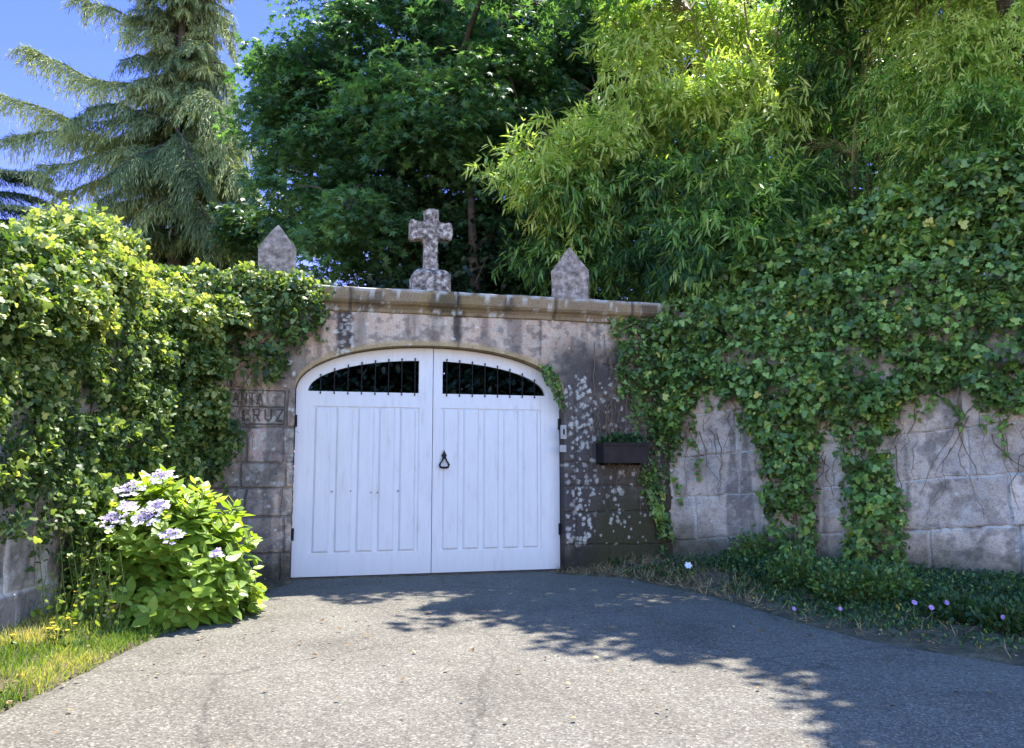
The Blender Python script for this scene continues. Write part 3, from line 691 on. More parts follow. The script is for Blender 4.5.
# knocker
ku, kz = GF.hit(444., 455.5, 0); ku = float(ku); kz = float(kz)
mb = MB()
bm = bmesh.new(); pl = [(0, .075), (.014, .04), (.036, .0), (.016, -.035), (0, -.05), (-.016, -.035), (-.036, .0), (-.014, .04)]
f_ = bm.faces.new([bm.verts.new((ku+x, -.004, kz+z)) for x, z in pl]); r = bmesh.ops.extrude_face_region(bm, geom=[f_]); bmesh.ops.translate(bm, vec=(0, -.012, 0), verts=[v for v in r['geom'] if isinstance(v, bmesh.types.BMVert)])
bmesh.ops.recalc_face_normals(bm, faces=bm.faces[:]); mb.bm(bm, GF)
mb.tube(GF.W(np.full(3, ku), np.array([-.01, -.035, -.045]), np.full(3, kz-.01)), [.012, .012, .007], 10)
kn = mb.build('knocker', M['iron'], gr)
rg = [(0, -.012), (.018, -.04), (.03, -.07), (.052, -.10), (.060, -.125), (.052, -.148), (.03, -.155), (0, -.156)]
rg = rg + [(-x, z) for x, z in rg[::-1][1:]]
mb = MB(); mb.tube(GF.W(np.array([ku+x for x, z in rg]), np.full(len(rg), -.034), np.array([kz+z for x, z in rg])), [.011]*4+[.014]*7+[.011]*4, 8)
o = mb.build('ring', M['iron'], kn) if False else None
me_parent = kn
V = np.concatenate(mb.V); mk('ring', V, [np.array(f) for f in mb.F.values()], M['iron'], kn, smooth=True)

# little plates on the right jamb
def plate(px, py, w, h, label, slot):
    u_, z_ = GF.hit(float(px), float(py), WF-.01); root = thing('wall_plate', label, 'plate', GF.W(u_, WF, z_-h/2))
    mb = MB(); mb.box(GF, u_-w/2, u_+w/2, WF-.028, WF+.02, z_-h/2, z_+h/2, .003); mb.build('face', M['plate'], root)
    if slot:
        for (a, b, c, d) in ((-w/2+.008, -w/2+.014, -h/2+.012, h/2-.012), (w/2-.014, w/2-.008, -h/2+.012, h/2-.012), (-w/2+.0142, w/2-.0142, h/2-.018, h/2-.012), (-w/2+.0142, w/2-.0142, -h/2+.012, -h/2+.018), (-.006, .006, -.04, .035)):
            pass
        mb = MB(); mb.box(GF, u_-.012, u_+.012, WF-.031, WF-.027, z_-.035, z_+.04); mb.build('dark_window', M['iron'], root)
plate(563.5, 432, .075, .185, 'tall narrow white plate beside the gate edge, above a smaller one', True)
plate(563, 448.5, .085, .095, 'small square white plate right beneath the tall narrow one', False)

# planter fixed to the wall
pu0, pz0 = GF.hit(604., 463., WF-.3); pu1, pz1 = GF.hit(648., 443., WF-.3); pu0, pz0, pu1, pz1 = map(float, (pu0, pz0, pu1, pz1))
pr = thing('planter', 'dark brown trough planter fixed to the blackened wall right of gate', 'planter', GF.W((pu0+pu1)/2, WF-.15, pz0))
w0, w1 = WF-.30, WF+.0
mb = MB()
mb.box(GF, pu0, pu1, w0, w0+.025, pz0, pz1, .004); mb.box(GF, pu0, pu1, w1-.025, w1+.02, pz0, pz1, .004)
mb.box(GF, pu0, pu0+.025, w0+.026, w1-.026, pz0, pz1, .004); mb.box(GF, pu1-.025, pu1, w0+.026, w1-.026, pz0, pz1, .004)
mb.box(GF, pu0+.027, pu1-.027, w0+.027, w1-.027, pz0+.003, pz0+.03); mb.build('trough', M['planter'], pr)
mb = MB(); mb.box(GF, pu0-.012, pu1+.012, w0-.014, w0-.001, pz1-.035, pz1+.004, .004); mb.build('rim', M['planter'], pr)
mb = MB(); mb.box(GF, pu0+.028, pu1-.028, w0+.028, w1-.028, pz0+.032, pz1-.03); mb.build('potting_soil', M['soil'], pr)
for u_ in (pu0+.08, pu1-.08):
    mb = MB(); mb.box(GF, u_-.015, u_+.015, w0+.04, WF+.02, pz0-.025, pz0-.002); mb.build('bracket', M['iron'], pr)
n = 420; pp = thing('trough_plant', 'low dark green plant growing in the brown trough planter', 'plant', GF.W((pu0+pu1)/2, WF-.15, pz1-.03))
uu = R.uniform(pu0+.02, pu1-.02, n); ww = R.uniform(w0, w1, n); zz = pz1+R.random(n)*.13*np.sin((uu-pu0)/(pu1-pu0)*np.pi)**.5-.02
P = GF.W(uu, ww, zz); D = rn(n)*.6+np.array([0, 0, .5])-GF.w*.5; leafpart('foliage', P, D, nz(rn(n)*.5+[0, 0, 1]), R.uniform(.04, .08, n), T_OVAL, R.random(n)*.8, M['laurel'], pp)

# ================================================================== IVY
def ivy_on(fr, ulim, zlim, poly, dens, thick, lump, seed, wface, top_extra=0, size=(.06, .11), wlo=0.0, fade=10):
    A = (ulim[1]-ulim[0])*(zlim[1]-zlim[0]); n = int(A*dens)
    u = R.uniform(*ulim, n); z = R.uniform(*zlim, n)
    P2 = np.stack([u, z], -1)
    px, py = proj(fr.W(u, np.full(n, wface), z))
    e = fade
    jx = (fbm(P2, 2.2, seed, 4)-.5)*3.6*e+R.normal(0, e*.3, n); jy = (fbm(P2, 2.2, seed+7, 4)-.5)*5*e+R.normal(0, e*.5, n)
    ok = inpoly(px+jx, py+jy, poly)
    # edge distance estimate: how many offsets stay inside
    ins = np.zeros(n)
    for a, b in ((1, 0), (-1, 0), (0, 1), (0, -1), (.7, .7), (-.7, .7), (.7, -.7), (-.7, -.7)):
        ins += inpoly(px+jx+a*e*2, py+jy+b*e*2, poly)
    ins /= 8
    hole = sm(.60, .68, fbm(P2, 3.3, seed+31, 3)); ok &= (R.random(n) > hole*.8) & (R.random(n) < .25+1.1*ins)
    u, z, P2, ins = u[ok], z[ok], P2[ok], ins[ok]; n = len(u)
    lm = sm(.25, .75, fbm(P2, 1.1, seed+20, 2))*.6+.4*fbm(P2, 3.2, seed+21, 2)
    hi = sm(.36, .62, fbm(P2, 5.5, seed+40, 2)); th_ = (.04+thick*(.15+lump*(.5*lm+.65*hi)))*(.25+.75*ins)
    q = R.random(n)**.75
    w = wface-wlo-th_*q
    P = fr.W(u, w, z)
    return P, q, lm, n
def ivy_leaves(P, q, outn, size, name, mat, parent, bias=0.0, hue=0.0, T=T_IVY):
    n = len(P)
    Nn = nz(outn[None]*.6+np.array([0, 0, .6])+rn(n)*.55) if outn.ndim == 1 else nz(outn*.6+np.array([0, 0, .5])+rn(n)*.55)
    D = np.array([0, 0, -.7])+rn(n)*.75+(outn if outn.ndim > 1 else outn[None])*.35
    S = (size[0]*.7+(size[1]*1.12-size[0]*.7)*R.random(n)**1.6)*(.8+.3*q)
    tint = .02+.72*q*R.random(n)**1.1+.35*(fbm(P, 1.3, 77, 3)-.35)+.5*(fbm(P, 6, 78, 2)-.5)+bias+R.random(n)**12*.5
    leafpart(name, P, D, Nn, S, T, tint, mat, parent)
def blob(c, r, n, flat_=0.0, shell=.35):
    d = nz(rn(n)); d[:, 2] = np.where(d[:, 2] < -.25, -d[:, 2]*.6, d[:, 2])
    lump = .72+.40*fbm(d*1.2+np.asarray(c), 2.1, 5, 3)+.16*sm(.38, .6, fbm(d*np.asarray(r)+np.asarray(c), 5.5, 6, 2))
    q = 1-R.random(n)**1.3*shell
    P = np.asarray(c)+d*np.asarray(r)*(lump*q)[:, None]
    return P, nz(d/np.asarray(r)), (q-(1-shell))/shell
def vines(fr, starts, length, seed, wface, n=40, r=.006, drift=.5, root=None):
    rr = np.random.default_rng(seed)
    for i in range(n):
        u0, z0 = starts(rr); m = 9; u_ = u0+np.cumsum(rr.normal(0, .045, m))+rr.normal(0, drift)*np.linspace(0, 1, m)*.5
        z_ = z0-np.linspace(0, 1, m)*rr.uniform(.4, 1)*length
        mb = MB(); mb.tube(fr.W(u_, wface-.012-rr.random(m)*.03, np.maximum(z_, .02)), np.linspace(1, .4, m)*r*rr.uniform(.6, 1.6), 5); mb.build('vine_stem', M['vine'], root)
def mounds(root, specs, mat, size, bias, name='foliage'):
    PP = []; NN = []; QQ = []; ex = []
    for (px, py, Y, rx, ry, rz, n) in specs:
        c = at_Y(float(px), float(py), float(Y))
        for k in range(int(9*rx*ry*8)+4):
            a = R.uniform(0, 6.28); q_ = R.random()**.5*.85; r_ = R.uniform(.07, .20)*(.6 if rz < .3 else 1)
            cc = c+np.array([math.cos(a)*rx*q_, math.sin(a)*ry*q_, rz*math.sqrt(1-q_**2)*R.uniform(.85, 1.12)])
            P, Nn, q = blob(cc, (r_, r_, r_*1.1), int(3600*r_**2)+20, 0, .9); PP.append(P); NN.append(Nn); QQ.append(np.clip(q+.3, 0, 1))
    for (px, py, Y, rx, ry, rz, n) in specs:
        n = int(n*(2.1 if mat is M['ivyL'] else 1.1))
        c = at_Y(float(px), float(py), float(Y)); P, Nn, q = blob(c, (rx, ry, rz), n); PP.append(P); NN.append(Nn); QQ.append(q)
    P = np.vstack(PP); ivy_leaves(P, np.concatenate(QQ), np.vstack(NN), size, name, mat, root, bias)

def strands(fr, pts, wface, root, mat, size, seed):
    rr = np.random.default_rng(seed); mb = MB(); PP = []
    for (px, py, L_) in pts:
        u0, z0 = fr.hit(float(px), float(py), wface); m = 8; uu_ = float(u0)+np.cumsum(rr.normal(0, .035, m)); zz_ = float(z0)-np.linspace(0, 1, m)*L_
        P = fr.W(uu_, wface-.03-rr.random(m)*.04, zz_); P = smooth_path(P, 16); mb = MB(); mb.tube(P, np.linspace(.005, .002, 16), 4, False); mb.build('runner', M['vine'], root)
        k = int(L_*55)+4; j = rr.integers(0, 16, k); PP.append(P[j]+rr.normal(0, .025, (k, 3)))
    P = np.vstack(PP); n = len(P); leafpart('runner_leaves', P, -fr.w*.4+np.array([0, 0, -.7])+rn(n)*.7, nz(-fr.w*.7+np.array([0, 0, .5])+rn(n)*.4), R.uniform(*size, n), T_IVY, .2+R.random(n)*.6+R.random(n)**8*.3, mat, root)
def smooth_path(pts, n=12):
    pts = np.asarray(pts, float); t_ = np.linspace(0, len(pts)-1, n); i = np.clip(t_.astype(int), 0, len(pts)-2); f = t_-i
    p0 = pts[np.clip(i-1, 0, None)]; p1 = pts[i]; p2 = pts[i+1]; p3 = pts[np.clip(i+2, None, len(pts)-1)]; f = f[:, None]
    return .5*((2*p1)+(-p0+p2)*f+(2*p0-5*p1+4*p2-p3)*f**2+(-p0+3*p1-3*p2+p3)*f**3)
# --- left
polyLL = [(-300, 150), (-80, 205), (0, 225), (60, 226), (140, 235), (165, 262), (215, 275), (215, 600), (150, 612), (95, 610), (62, 590), (50, 555), (30, 560), (18, 540), (-40, 535), (-200, 560), (-400, 700)]
il = thing('ivy', 'thick yellow green ivy covering the left wall and spilling over coping', 'ivy', (-3.6, 7.5, 0))
P, q, lm, n = ivy_on(LF, (0, 8.2), (.15, 3.2), polyLL, 3000, .30, 1.0, 3, 0, fade=8)
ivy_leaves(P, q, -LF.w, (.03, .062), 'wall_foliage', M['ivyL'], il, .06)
polyLG = [(150, 255), (200, 272), (240, 266), (300, 276), (334, 286), (334, 312), (318, 330), (303, 338), (292, 352), (286, 378), (262, 386), (240, 372), (225, 368), (212, 380), (205, 405), (240, 425), (243, 448), (215, 475), (120, 500), (100, 255)]
P, q, lm, n = ivy_on(GF, (-3.3, -.9), (1.2, ctop+.12), polyLG, 2000, .28, .9, 13, WF, wlo=.10, fade=3.2)
ivy_leaves(P, q, -GF.w, (.04, .08), 'gate_wall_foliage', M['ivyL'], il, .02)
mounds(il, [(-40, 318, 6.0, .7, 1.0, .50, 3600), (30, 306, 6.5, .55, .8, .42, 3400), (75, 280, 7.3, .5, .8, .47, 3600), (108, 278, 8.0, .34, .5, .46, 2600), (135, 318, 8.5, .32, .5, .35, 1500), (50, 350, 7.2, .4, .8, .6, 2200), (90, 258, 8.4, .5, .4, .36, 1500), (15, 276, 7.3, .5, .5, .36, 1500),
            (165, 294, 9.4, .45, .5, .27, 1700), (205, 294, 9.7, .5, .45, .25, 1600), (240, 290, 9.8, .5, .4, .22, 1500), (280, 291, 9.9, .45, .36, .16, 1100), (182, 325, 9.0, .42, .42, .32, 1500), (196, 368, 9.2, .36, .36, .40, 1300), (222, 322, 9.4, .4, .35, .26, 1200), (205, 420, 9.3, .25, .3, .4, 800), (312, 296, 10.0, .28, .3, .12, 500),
            (100, 400, 8.0, .3, .7, .6, 1800), (10, 400, 6.3, .3, .8, .8, 2200)], M['ivyL'], (.032, .065), .26, 'crown_foliage')  # raised tint: yellow new growth, plus sunlit tops painted into the leaf colour
vines(LF, lambda r: (r.uniform(1, 8), r.uniform(1.5, 3)), 2.2, 4, 0, 40, root=il)
vines(GF, lambda r: (r.uniform(-2.8, -2.2), r.uniform(1.9, 2.7)), 1.0, 5, WF, 34, .005, root=il)
strands(GF, [(330, 314, .12), (318, 328, .15), (300, 338, .15), (286, 366, .12), (262, 378, .12), (222, 470, .3)], WF, il, M['ivyL'], (.035, .06), 7)
# --- right
ir = thing('ivy', 'dark glossy ivy hanging in two long columns down the right wall', 'ivy', (4.6, 9.2, 0))
polyR = [(650, 318), (690, 300), (740, 290), (800, 275), (1100, 240), (1200, 470), (1040, 412), (985, 405), (960, 388), (925, 390), (905, 400), (888, 440), (893, 480), (905, 530), (912, 590), (855, 600), (852, 520), (842, 460), (832, 424), (818, 424), (815, 500), (826, 580), (768, 585), (772, 520), (764, 460), (752, 412), (732, 392), (706, 384), (694, 420), (684, 450), (668, 440)]
P, q, lm, n = ivy_on(RF, (-.05, 8.5), (.1, 3.7), polyR, 2500, .46, .9, 23, 0, fade=6)
ivy_leaves(P, q, -RF.w, (.045, .085), 'wall_foliage', M['ivyR'], ir, .08)
msp = [(685, 322, 11.4, .45, .4, .32, 900), (720, 306, 11.1, .5, .45, .40, 1300), (755, 292, 10.9, .55, .5, .42, 1600), (800, 274, 10.5, .6, .55, .48, 2000), (850, 258, 10.1, .65, .55, .52, 2300), (900, 244, 9.8, .65, .6, .58, 2600), (950, 228, 9.5, .7, .6, .60, 2800), (1000, 215, 9.2, .7, .6, .62, 2800), (1060, 205, 8.9, .8, .6, .7, 2400)]
msp = msp+[(a, b+38, Y-.15, rx, .42, rz*.8, int(n*.7)) for a, b, Y, rx, ry, rz, n in msp[2:]]
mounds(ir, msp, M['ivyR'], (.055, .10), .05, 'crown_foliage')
vines(RF, lambda r: (r.uniform(.2, 7), r.uniform(1.5, 2.4)), 1.3, 8, 0, 80, .005, root=ir)
for px_ in (795, 873, 800, 868):
    u_ = float(RF.hit(float(px_), 480., 0)[0]); mb = MB(); mb.tube(RF.W(u_+R.normal(0, .04, 8), np.full(8, -.04), np.linspace(.1, 2.4, 8)), np.linspace(.028, .014, 8), 7); mb.build('main_stem', M['vine'], ir)
strands(RF, [(712, 385, .35), (728, 390, .25), (742, 402, .5), (696, 400, .6), (690, 440, .5), (815, 425, .35), (828, 425, .25), (905, 395, .3), (925, 388, .25), (950, 386, .45), (972, 395, .3), (1000, 405, .25), (1012, 408, .5), (765, 460, .5), (892, 470, .6), (846, 480, .5), (812, 490, .5), (680, 470, .4)], 0, ir, M['ivyR'], (.035, .07), 5)
# --- corner ivy on the gate wall
ic = thing('ivy', 'ivy strand climbing the blackened corner behind the trough planter', 'ivy', GF.W(2.9, WF-.1, 0))
polyC = [(608, 318), (640, 308), (700, 300), (712, 330), (706, 385), (692, 430), (672, 462), (664, 500), (672, 545), (655, 548), (650, 500), (640, 475), (652, 440), (634, 405), (618, 365)]
P, q, lm, n = ivy_on(GF, (1.9, 3.6), (.2, cbot+.1), polyC, 1700, .18, .9, 33, WF, fade=5)
ivy_leaves(P, q, -GF.w, (.04, .075), 'foliage', M['ivyR'], ic, .03)
vines(GF, lambda r: (r.uniform(2.2, 3.2), r.uniform(2.0, 3.2)), 1.5, 9, WF, 80, .0045, root=ic)
strands(GF, [(620, 360, .5), (630, 400, .6), (640, 350, .5), (655, 450, .5), (612, 330, .3), (660, 500, .4)], WF, ic, M['ivyR'], (.035, .07), 9)
ia = thing('ivy', 'small ivy sprig hanging from the arch over gate right corner', 'ivy', GF.W(1.45, WF, 2.4))
polyA = [(535, 366), (548, 368), (560, 386), (566, 410), (560, 412), (556, 396), (542, 384)]
P, q, lm, n = ivy_on(GF, (1.1, 1.9), (1.8, 3.0), polyA, 2600, .09, .8, 43, WF, size=(.03, .05), fade=2.5)
ivy_leaves(P, q, -GF.w, (.035, .06), 'foliage', M['ivyR'], ia)
mb = MB(); us_, zs2 = GF.hit(np.array([538., 550, 558, 563]), np.array([366., 376, 392, 412]), WF-.03); mb.tube(GF.W(us_, np.full(4, WF-.03), zs2), .005, 5); mb.build('stem', M['vine'], ia)

# ================================================================== HYDRANGEA
hb = on_ground(188., 606.); hb = np.array([-3.24, 7.58, 0.04])
hy = thing('hydrangea', 'rounded lime green hydrangea bush with lilac lacecap flowers beside driveway', 'bush', hb)
HP = []; HD = []; HN = []; HS = []; HT = []; mb = MB()
ns = 360
for i in range(ns):
    th_ = R.uniform(0, 2*np.pi); el = R.uniform(-.12, 1)**.8 if R.random() > .2 else R.uniform(0, .3)
    el = abs(el); rr = math.sqrt(max(0, 1-el**2.2)); lum = R.uniform(.72, 1.04)
    tip = hb+np.array([math.cos(th_)*rr*.90*lum, math.sin(th_)*rr*.80*lum, .08+el*1.22*lum])
    root_ = hb+np.array([R.normal(0, .12), R.normal(0, .10), 0]); mid = root_*.5+tip*.5+np.array([0, 0, .12])
    pts = np.array([root_, mid, tip]); mb.tube(pts, [.008, .006, .004], 4, False)
    ax = nz((tip-mid)+np.array([0, 0, .35]))
    nl = 11
    for k in range(nl):
        t_ = k/nl; p = tip-ax*(.30*t_) if t_ > 0 else tip
        a = k*2.4+R.uniform(0, .5); s1 = nz(np.cross(ax, [0.3, .2, 1.0])); s2 = np.cross(ax, s1)
        out = s1*math.cos(a)+s2*math.sin(a); up_ = .95-1.1*t_
        HP.append(p); HD.append(out+ax*up_+np.array([0, 0, -.15*t_])); HN.append(ax+out*-.3); HS.append(R.uniform(.11, .20)*(.55+.6*min(1, t_*2.5)))
        HT.append(.35+.45*(1-t_)*R.uniform(.6, 1.2)+.08*R.normal())
leafpart('foliage', np.array(HP), np.array(HD), np.array(HN), np.array(HS), T_OVAL, np.array(HT), M['hydrangea'], hy)
mb.build('stems', M['stemgreen'], hy)
for px, py, r_, ti in ((131, 494, .13, .5), (162, 482, .125, .55), (114, 524, .12, .7), (145, 523, .13, .4), (159, 512, .10, .35), (171, 541, .11, .15), (217, 559, .05, .1), (128, 512, .09, .8), (205, 486, .0, 0)):
    if r_ <= 0: continue
    # front surface of the bush in that direction
    d = ray(float(px), float(py)); d = d/d[1]; best = None
    for Y in np.arange(6.4, 8.4, .02):
        p = CAM+d*Y; e = (p-hb)/np.array([.98, .86, 1.42])
        if (e**2).sum() < .92: best = p; break
    if best is None: best = CAM+d*7.7
    n = 150; a = R.uniform(0, 2*np.pi, n); rr = np.sqrt(R.random(n))*r_*.6; nrm = nz(np.array([.05, -.45, .85]))
    s1 = nz(np.cross(nrm, [1., 0, 0])); s2 = np.cross(nrm, s1)
    Pq = best+nrm*.05+(np.cos(a)*rr)[:, None]*s1+(np.sin(a)*rr)[:, None]*s2+nrm*(.02-rr**2*1.2)[:, None]
    Dq = rn(n)*.6+nrm; Sq = np.full(n, .016); Tq = np.full(n, max(0, ti-.35))+R.random(n)*.2
    nf = 19; PF = []; DF = []; TF = []
    for j in range(nf):
        aa = j/nf*2*np.pi+R.uniform(-.2, .2); c = best+nrm*(.055+R.uniform(-.015, .01))+(s1*math.cos(aa)+s2*math.sin(aa))*r_*R.uniform(.55, .88)+rn(1)[0]*.012
        for k in range(4):
            b = k*np.pi/2+.4*j; PF.append(c); DF.append(s1*math.cos(b)+s2*math.sin(b)+nrm*.15); TF.append(ti+R.uniform(.1, .45))
    leafpart('flower_head', np.vstack([Pq, PF]), np.vstack([Dq, DF]), np.vstack([np.cross(Dq, rn(n)), np.tile(nrm, (len(PF), 1))]), np.concatenate([Sq, np.full(len(PF), .029)]), T_PETAL, np.concatenate([Tq, TF])+.08, M['petal'], hy)

# ================================================================== GRASS, WEEDS, LITTER
def bank_pts(BPx, BZx, n, tlo, thi, ilo=0, ihi=None, bias=1):
    ihi = ihi or BPx.shape[0]-2; i = R.uniform(ilo, ihi, n); t_ = tlo+(thi-tlo)*R.random(n)**bias*1.0; j = t_*(BPx.shape[1]-1.001)
    i0 = i.astype(int); j0 = j.astype(int); fi = (i-i0)[:, None]; fj = (j-j0)[:, None]
    Q = np.concatenate([BPx, BZx[..., None]], -1)
    return Q[i0, j0]*(1-fi)*(1-fj)+Q[i0+1, j0]*fi*(1-fj)+Q[i0, j0+1]*(1-fi)*fj+Q[i0+1, j0+1]*fi*fj
P = bank_pts(VP, VZ, 46000, .0, 1); P = P[(P[:, 1] > 3.5) & (P[:, 1] < 8.2)]
dens = fbm(P, 2.5, 91, 3); P = P[R.random(len(P)) < sm(.25, .5, dens)+.25]; n = len(P)
D = rn(n)*.38+[0, 0, 1]; tint = .05+.8*sm(.3, .7, fbm(P, 2.2, 92, 3))+R.random(n)**3*.5
tall = R.uniform(.025, .09, n)*(.7+.7*fbm(P, 3, 93))
V, Fc, k_ = leaves(P, D, rn(n), tall*1.15, (T_BLADE[0]*np.array([1.6, 1, 1]), T_BLADE[1]))
tag(mk('verge_grass', V, Fc, M['grass'], attr=np.repeat(np.clip(tint, 0, 1), k_)), 'sunlit green and yellow grass on the verge at the left', 'grass', kind='stuff')
# dry tall stalks and yellow flowers at the foot of the left wall
def stalks(name, label, cat, base, n, h, spread, mat_leaf, flower=None, seed=0, bend=.25):
    root = thing(name, label, cat, base); mb = MB(); P = []; D = []; S = []; FP = []
    for i in range(n):
        b = np.asarray(base)+np.array([R.normal(0, spread), R.normal(0, spread), 0]); hh = h*R.uniform(.5, 1.1)
        tip = b+np.array([R.normal(0, bend*hh), R.normal(0, bend*hh), hh]); mid = (b+tip)/2+np.array([R.normal(0, .03), R.normal(0, .03), 0])
        mb.tube(np.array([b, mid, tip]), [.004, .003, .002], 4, False)
        for t_ in np.linspace(.1, .95, 9):
            P.append(b*(1-t_)+tip*t_); D.append(rn(1)[0]+np.array([0, 0, .4])); S.append(R.uniform(.03, .09)*(1.2-t_))
        FP.append(tip)
    leafpart('foliage', np.array(P), np.array(D), rn(len(P)), np.array(S), T_OVAL, R.random(len(P))*.9, mat_leaf, root); mb.build('stems', M['stemgreen'], root)
    if flower:
        a = np.arange(9)/9*2*np.pi; Dq = np.stack([np.cos(a), np.sin(a)-.3, .35+0*a], -1)
        for p in FP: leafpart('flower', np.tile(p, (9, 1)), Dq, np.tile([0, -.4, 1.], (9, 1)), np.full(9, flower[1]), T_PETAL, R.random(9), flower[0], root)
    return root
stalks('ragwort', 'yellow flowering weed clump at the hydrangea left foot', 'weed', on_ground(96., 636.)+[0, 0, .05], 10, .32, .10, M['weed'], (M['yellow'], .022))
stalks('ragwort', 'sparse yellow flowered weed before the bare stones of left wall', 'weed', on_ground(30., 662.)+[0, 0, .05], 9, .2, .2, M['weed'], (M['yellow'], .018))
stalks('nettle', 'tall straggly weeds between the left wall stones and hydrangea', 'weed', on_ground(72., 642.)+[0, 0, .05], 30, .8, .13, M['grass'], None, bend=.16)
stalks('nettle', 'dry brownish weeds under the hydrangea left side', 'weed', on_ground(118., 632.)+[0, 0, .05], 30, .5, .13, M['drystraw'], None, bend=.2)
# right bank
P = bank_pts(BP, BZ, 110000, .02, 1, bias=.8); px, py = proj(P)
dn = fbm(P, 1.5, 95, 3); keep = (P[:, 1] < 10.6) & (R.random(len(P)) < np.where(px > 720, sm(.0, .25, (P@np.array([0, 0, 1]))*2+.05)*sm(.3, .5, dn)*1.2+.10, .28*sm(.4, .6, dn)))
P = P[keep]; n = len(P)
D = rn(n)*.65+[0, 0, .9]; P[:, 2] += R.random(n)**1.8*.16*sm(.03, .15, P[:, 2])
edge_ = on_ground(px[keep], np.interp(px[keep], rp[:, 0], rp[:, 1]))[:, 1]; kk = R.random(n) < sm(.05, .55, P[:, 1]-edge_)*.95+.05; P = P[kk]; D = D[kk]; n = len(P)
V, Fc, k_ = leaves(P, D, nz(rn(n)*.5+[0, -.3, 1]), R.uniform(.018, .048, n), T_OVAL)
tag(mk('ground_cover', V, Fc, M['weed'], attr=np.repeat(np.clip(R.random(n)**1.6*.8+R.random(n)**14, 0, 1), k_)), 'dark low weeds along the foot of the right wall', 'weeds', kind='stuff')
P = bank_pts(BP, BZ, 9000, .0, .75); px, py = proj(P); n = len(P); keep = R.random(n) < np.where(px < 760, .9, .25); P = P[keep]; n = len(P)
V, Fc, k_ = leaves(P, rn(n)*.7+[0, 0, .55], rn(n), R.uniform(.05, .14, n), T_BLADE)
tag(mk('dry_grass', V, Fc, M['drystraw'], attr=np.repeat(R.random(n), k_)), 'pale dry grass on the bank beside the shaded driveway edge', 'dry grass', kind='stuff')
P = np.vstack([bank_pts(BP, BZ, 900, -.0, .35), bank_pts(VP, VZ, 500, .0, .3), np.column_stack([R.uniform(-3, 4, 260), R.uniform(3.4, 9.9, 260), np.full(260, .03)])]); P[:, :2] += R.normal(0, .06, (len(P), 2)); P[:, 2] = np.maximum(P[:, 2], .02)+.012; n = len(P)
V, Fc, k_ = leaves(P, rn(n)*[1, 1, .15], nz(rn(n)*.25+[0, 0, 1]), R.uniform(.02, .05, n), T_OVAL)
tag(mk('leaf_litter', V, Fc, M['litter'], attr=np.repeat(R.random(n), k_)), 'brown fallen leaves along the driveway edges', 'leaf litter', kind='stuff')
# bushy weed clumps on the bank
def clump(name, label, px, py, h, r_, n, mat, size, T=T_OVAL, bias=0.0, group=None):
    base = on_ground(float(px), float(py), .06); root = thing(name, label, 'weed', base, group)
    mb = MB(); P = []; 
    for i in range(n//14):
        a = R.uniform(0, 2*np.pi); rr = R.random()**.5*r_; tip = base+np.array([math.cos(a)*rr, math.sin(a)*rr, h*R.uniform(.5, 1)*(1-(rr/r_)**2*.5)])
        b = base+np.array([math.cos(a)*rr*.35, math.sin(a)*rr*.35, -.05]); mb.tube(np.array([b, (b+tip)/2+[0, 0, .03], tip]), [.004, .003, .002], 4, False)
        t_ = R.uniform(.25, 1, (14, 1)); P.append(b*(1-t_)+tip*t_+R.normal(0, .02, (14, 3)))
    P = np.vstack(P); m = len(P); c = P-base
    leafpart('foliage', P, nz(c)*.6+rn(m)*.5, nz(rn(m)*.5+[0, 0, 1]), R.uniform(*size, m), T, R.random(m)**1.5*.7+bias, mat, root); mb.build('stems', M['stemgreen'], root)
for px, py, h, r_, n, lab in ((752, 574, .62, .32, 1100, 'upright dark weed left of the left hanging ivy column'), (800, 590, .5, .38, 1100, 'leafy weed at the foot of the left hanging ivy column'),
                              (842, 600, .42, .38, 1300, 'low weed between the feet of the two ivy columns'), (888, 604, .5, .36, 1100, 'bushy weed at the foot of the right hanging ivy column'),
                              (960, 618, .24, .35, 900, 'low green weed below the bare stones at the right'), (720, 572, .22, .25, 500, 'small weed below the leftmost bare blocks'), (1010, 628, .26, .32, 800, 'weed at the right edge by the driveway'),
                              (625, 566, .12, .3, 450, 'short grassy weed in the corner right of the gate')):
    clump('wall_weed', lab, px, py, h, r_, int(n*1.3), M['ivyR'] if 740 < px < 900 else M['weed'], (.03, .065), group='weeds along the right wall')
clump('fern', 'tall narrow green fern leaning on the bare right wall', 752, 560, .85, .16, 700, M['ivyR'], (.05, .09), T_LANCE)
def flower(px, py, label, col, r_, np_=12, hgt=.16, name='wild_flower'):
    z = .20 if py < 612 else .16; p = on_ground(float(px), float(py), z); base = p-[0, 0, hgt]; base[1] += .02
    root = thing(name, label, 'flower', base, None)
    mb = MB(); mb.tube(np.array([base, (base+p)/2+[.01, 0, 0], p]), [.003, .0025, .002], 5); mb.build('stem', M['stemgreen'], root)
    a = np.arange(np_)/np_*2*np.pi+R.uniform(0, 1); Dq = np.stack([np.cos(a), np.sin(a)*.6-.4, np.sin(a)*.8+.2], -1)
    leafpart('petals', np.tile(p, (np_, 1)), Dq, np.tile([0, -.8, .6], (np_, 1)), np.full(np_, r_*.75), T_PETAL, .2+.6*R.random(np_), col, root)
for i, (px, py, lab) in enumerate(((914, 603, 'lilac wild flower left of a close pair below the bare right wall'), (931, 608, 'lilac wild flower lowest of the three below the bare blocks'), (946, 603, 'lilac wild flower rightmost of the close three below the blocks'),
                       (1003, 618, 'lilac wild flower alone near the right edge of the bank'), (840, 609, 'pale small wild flower between the two ivy columns'), (794, 609, 'pale small wild flower at the driveway edge below left ivy column'))):
    flower(px, py, lab, M['mauve'], .038 if i < 4 else .028)
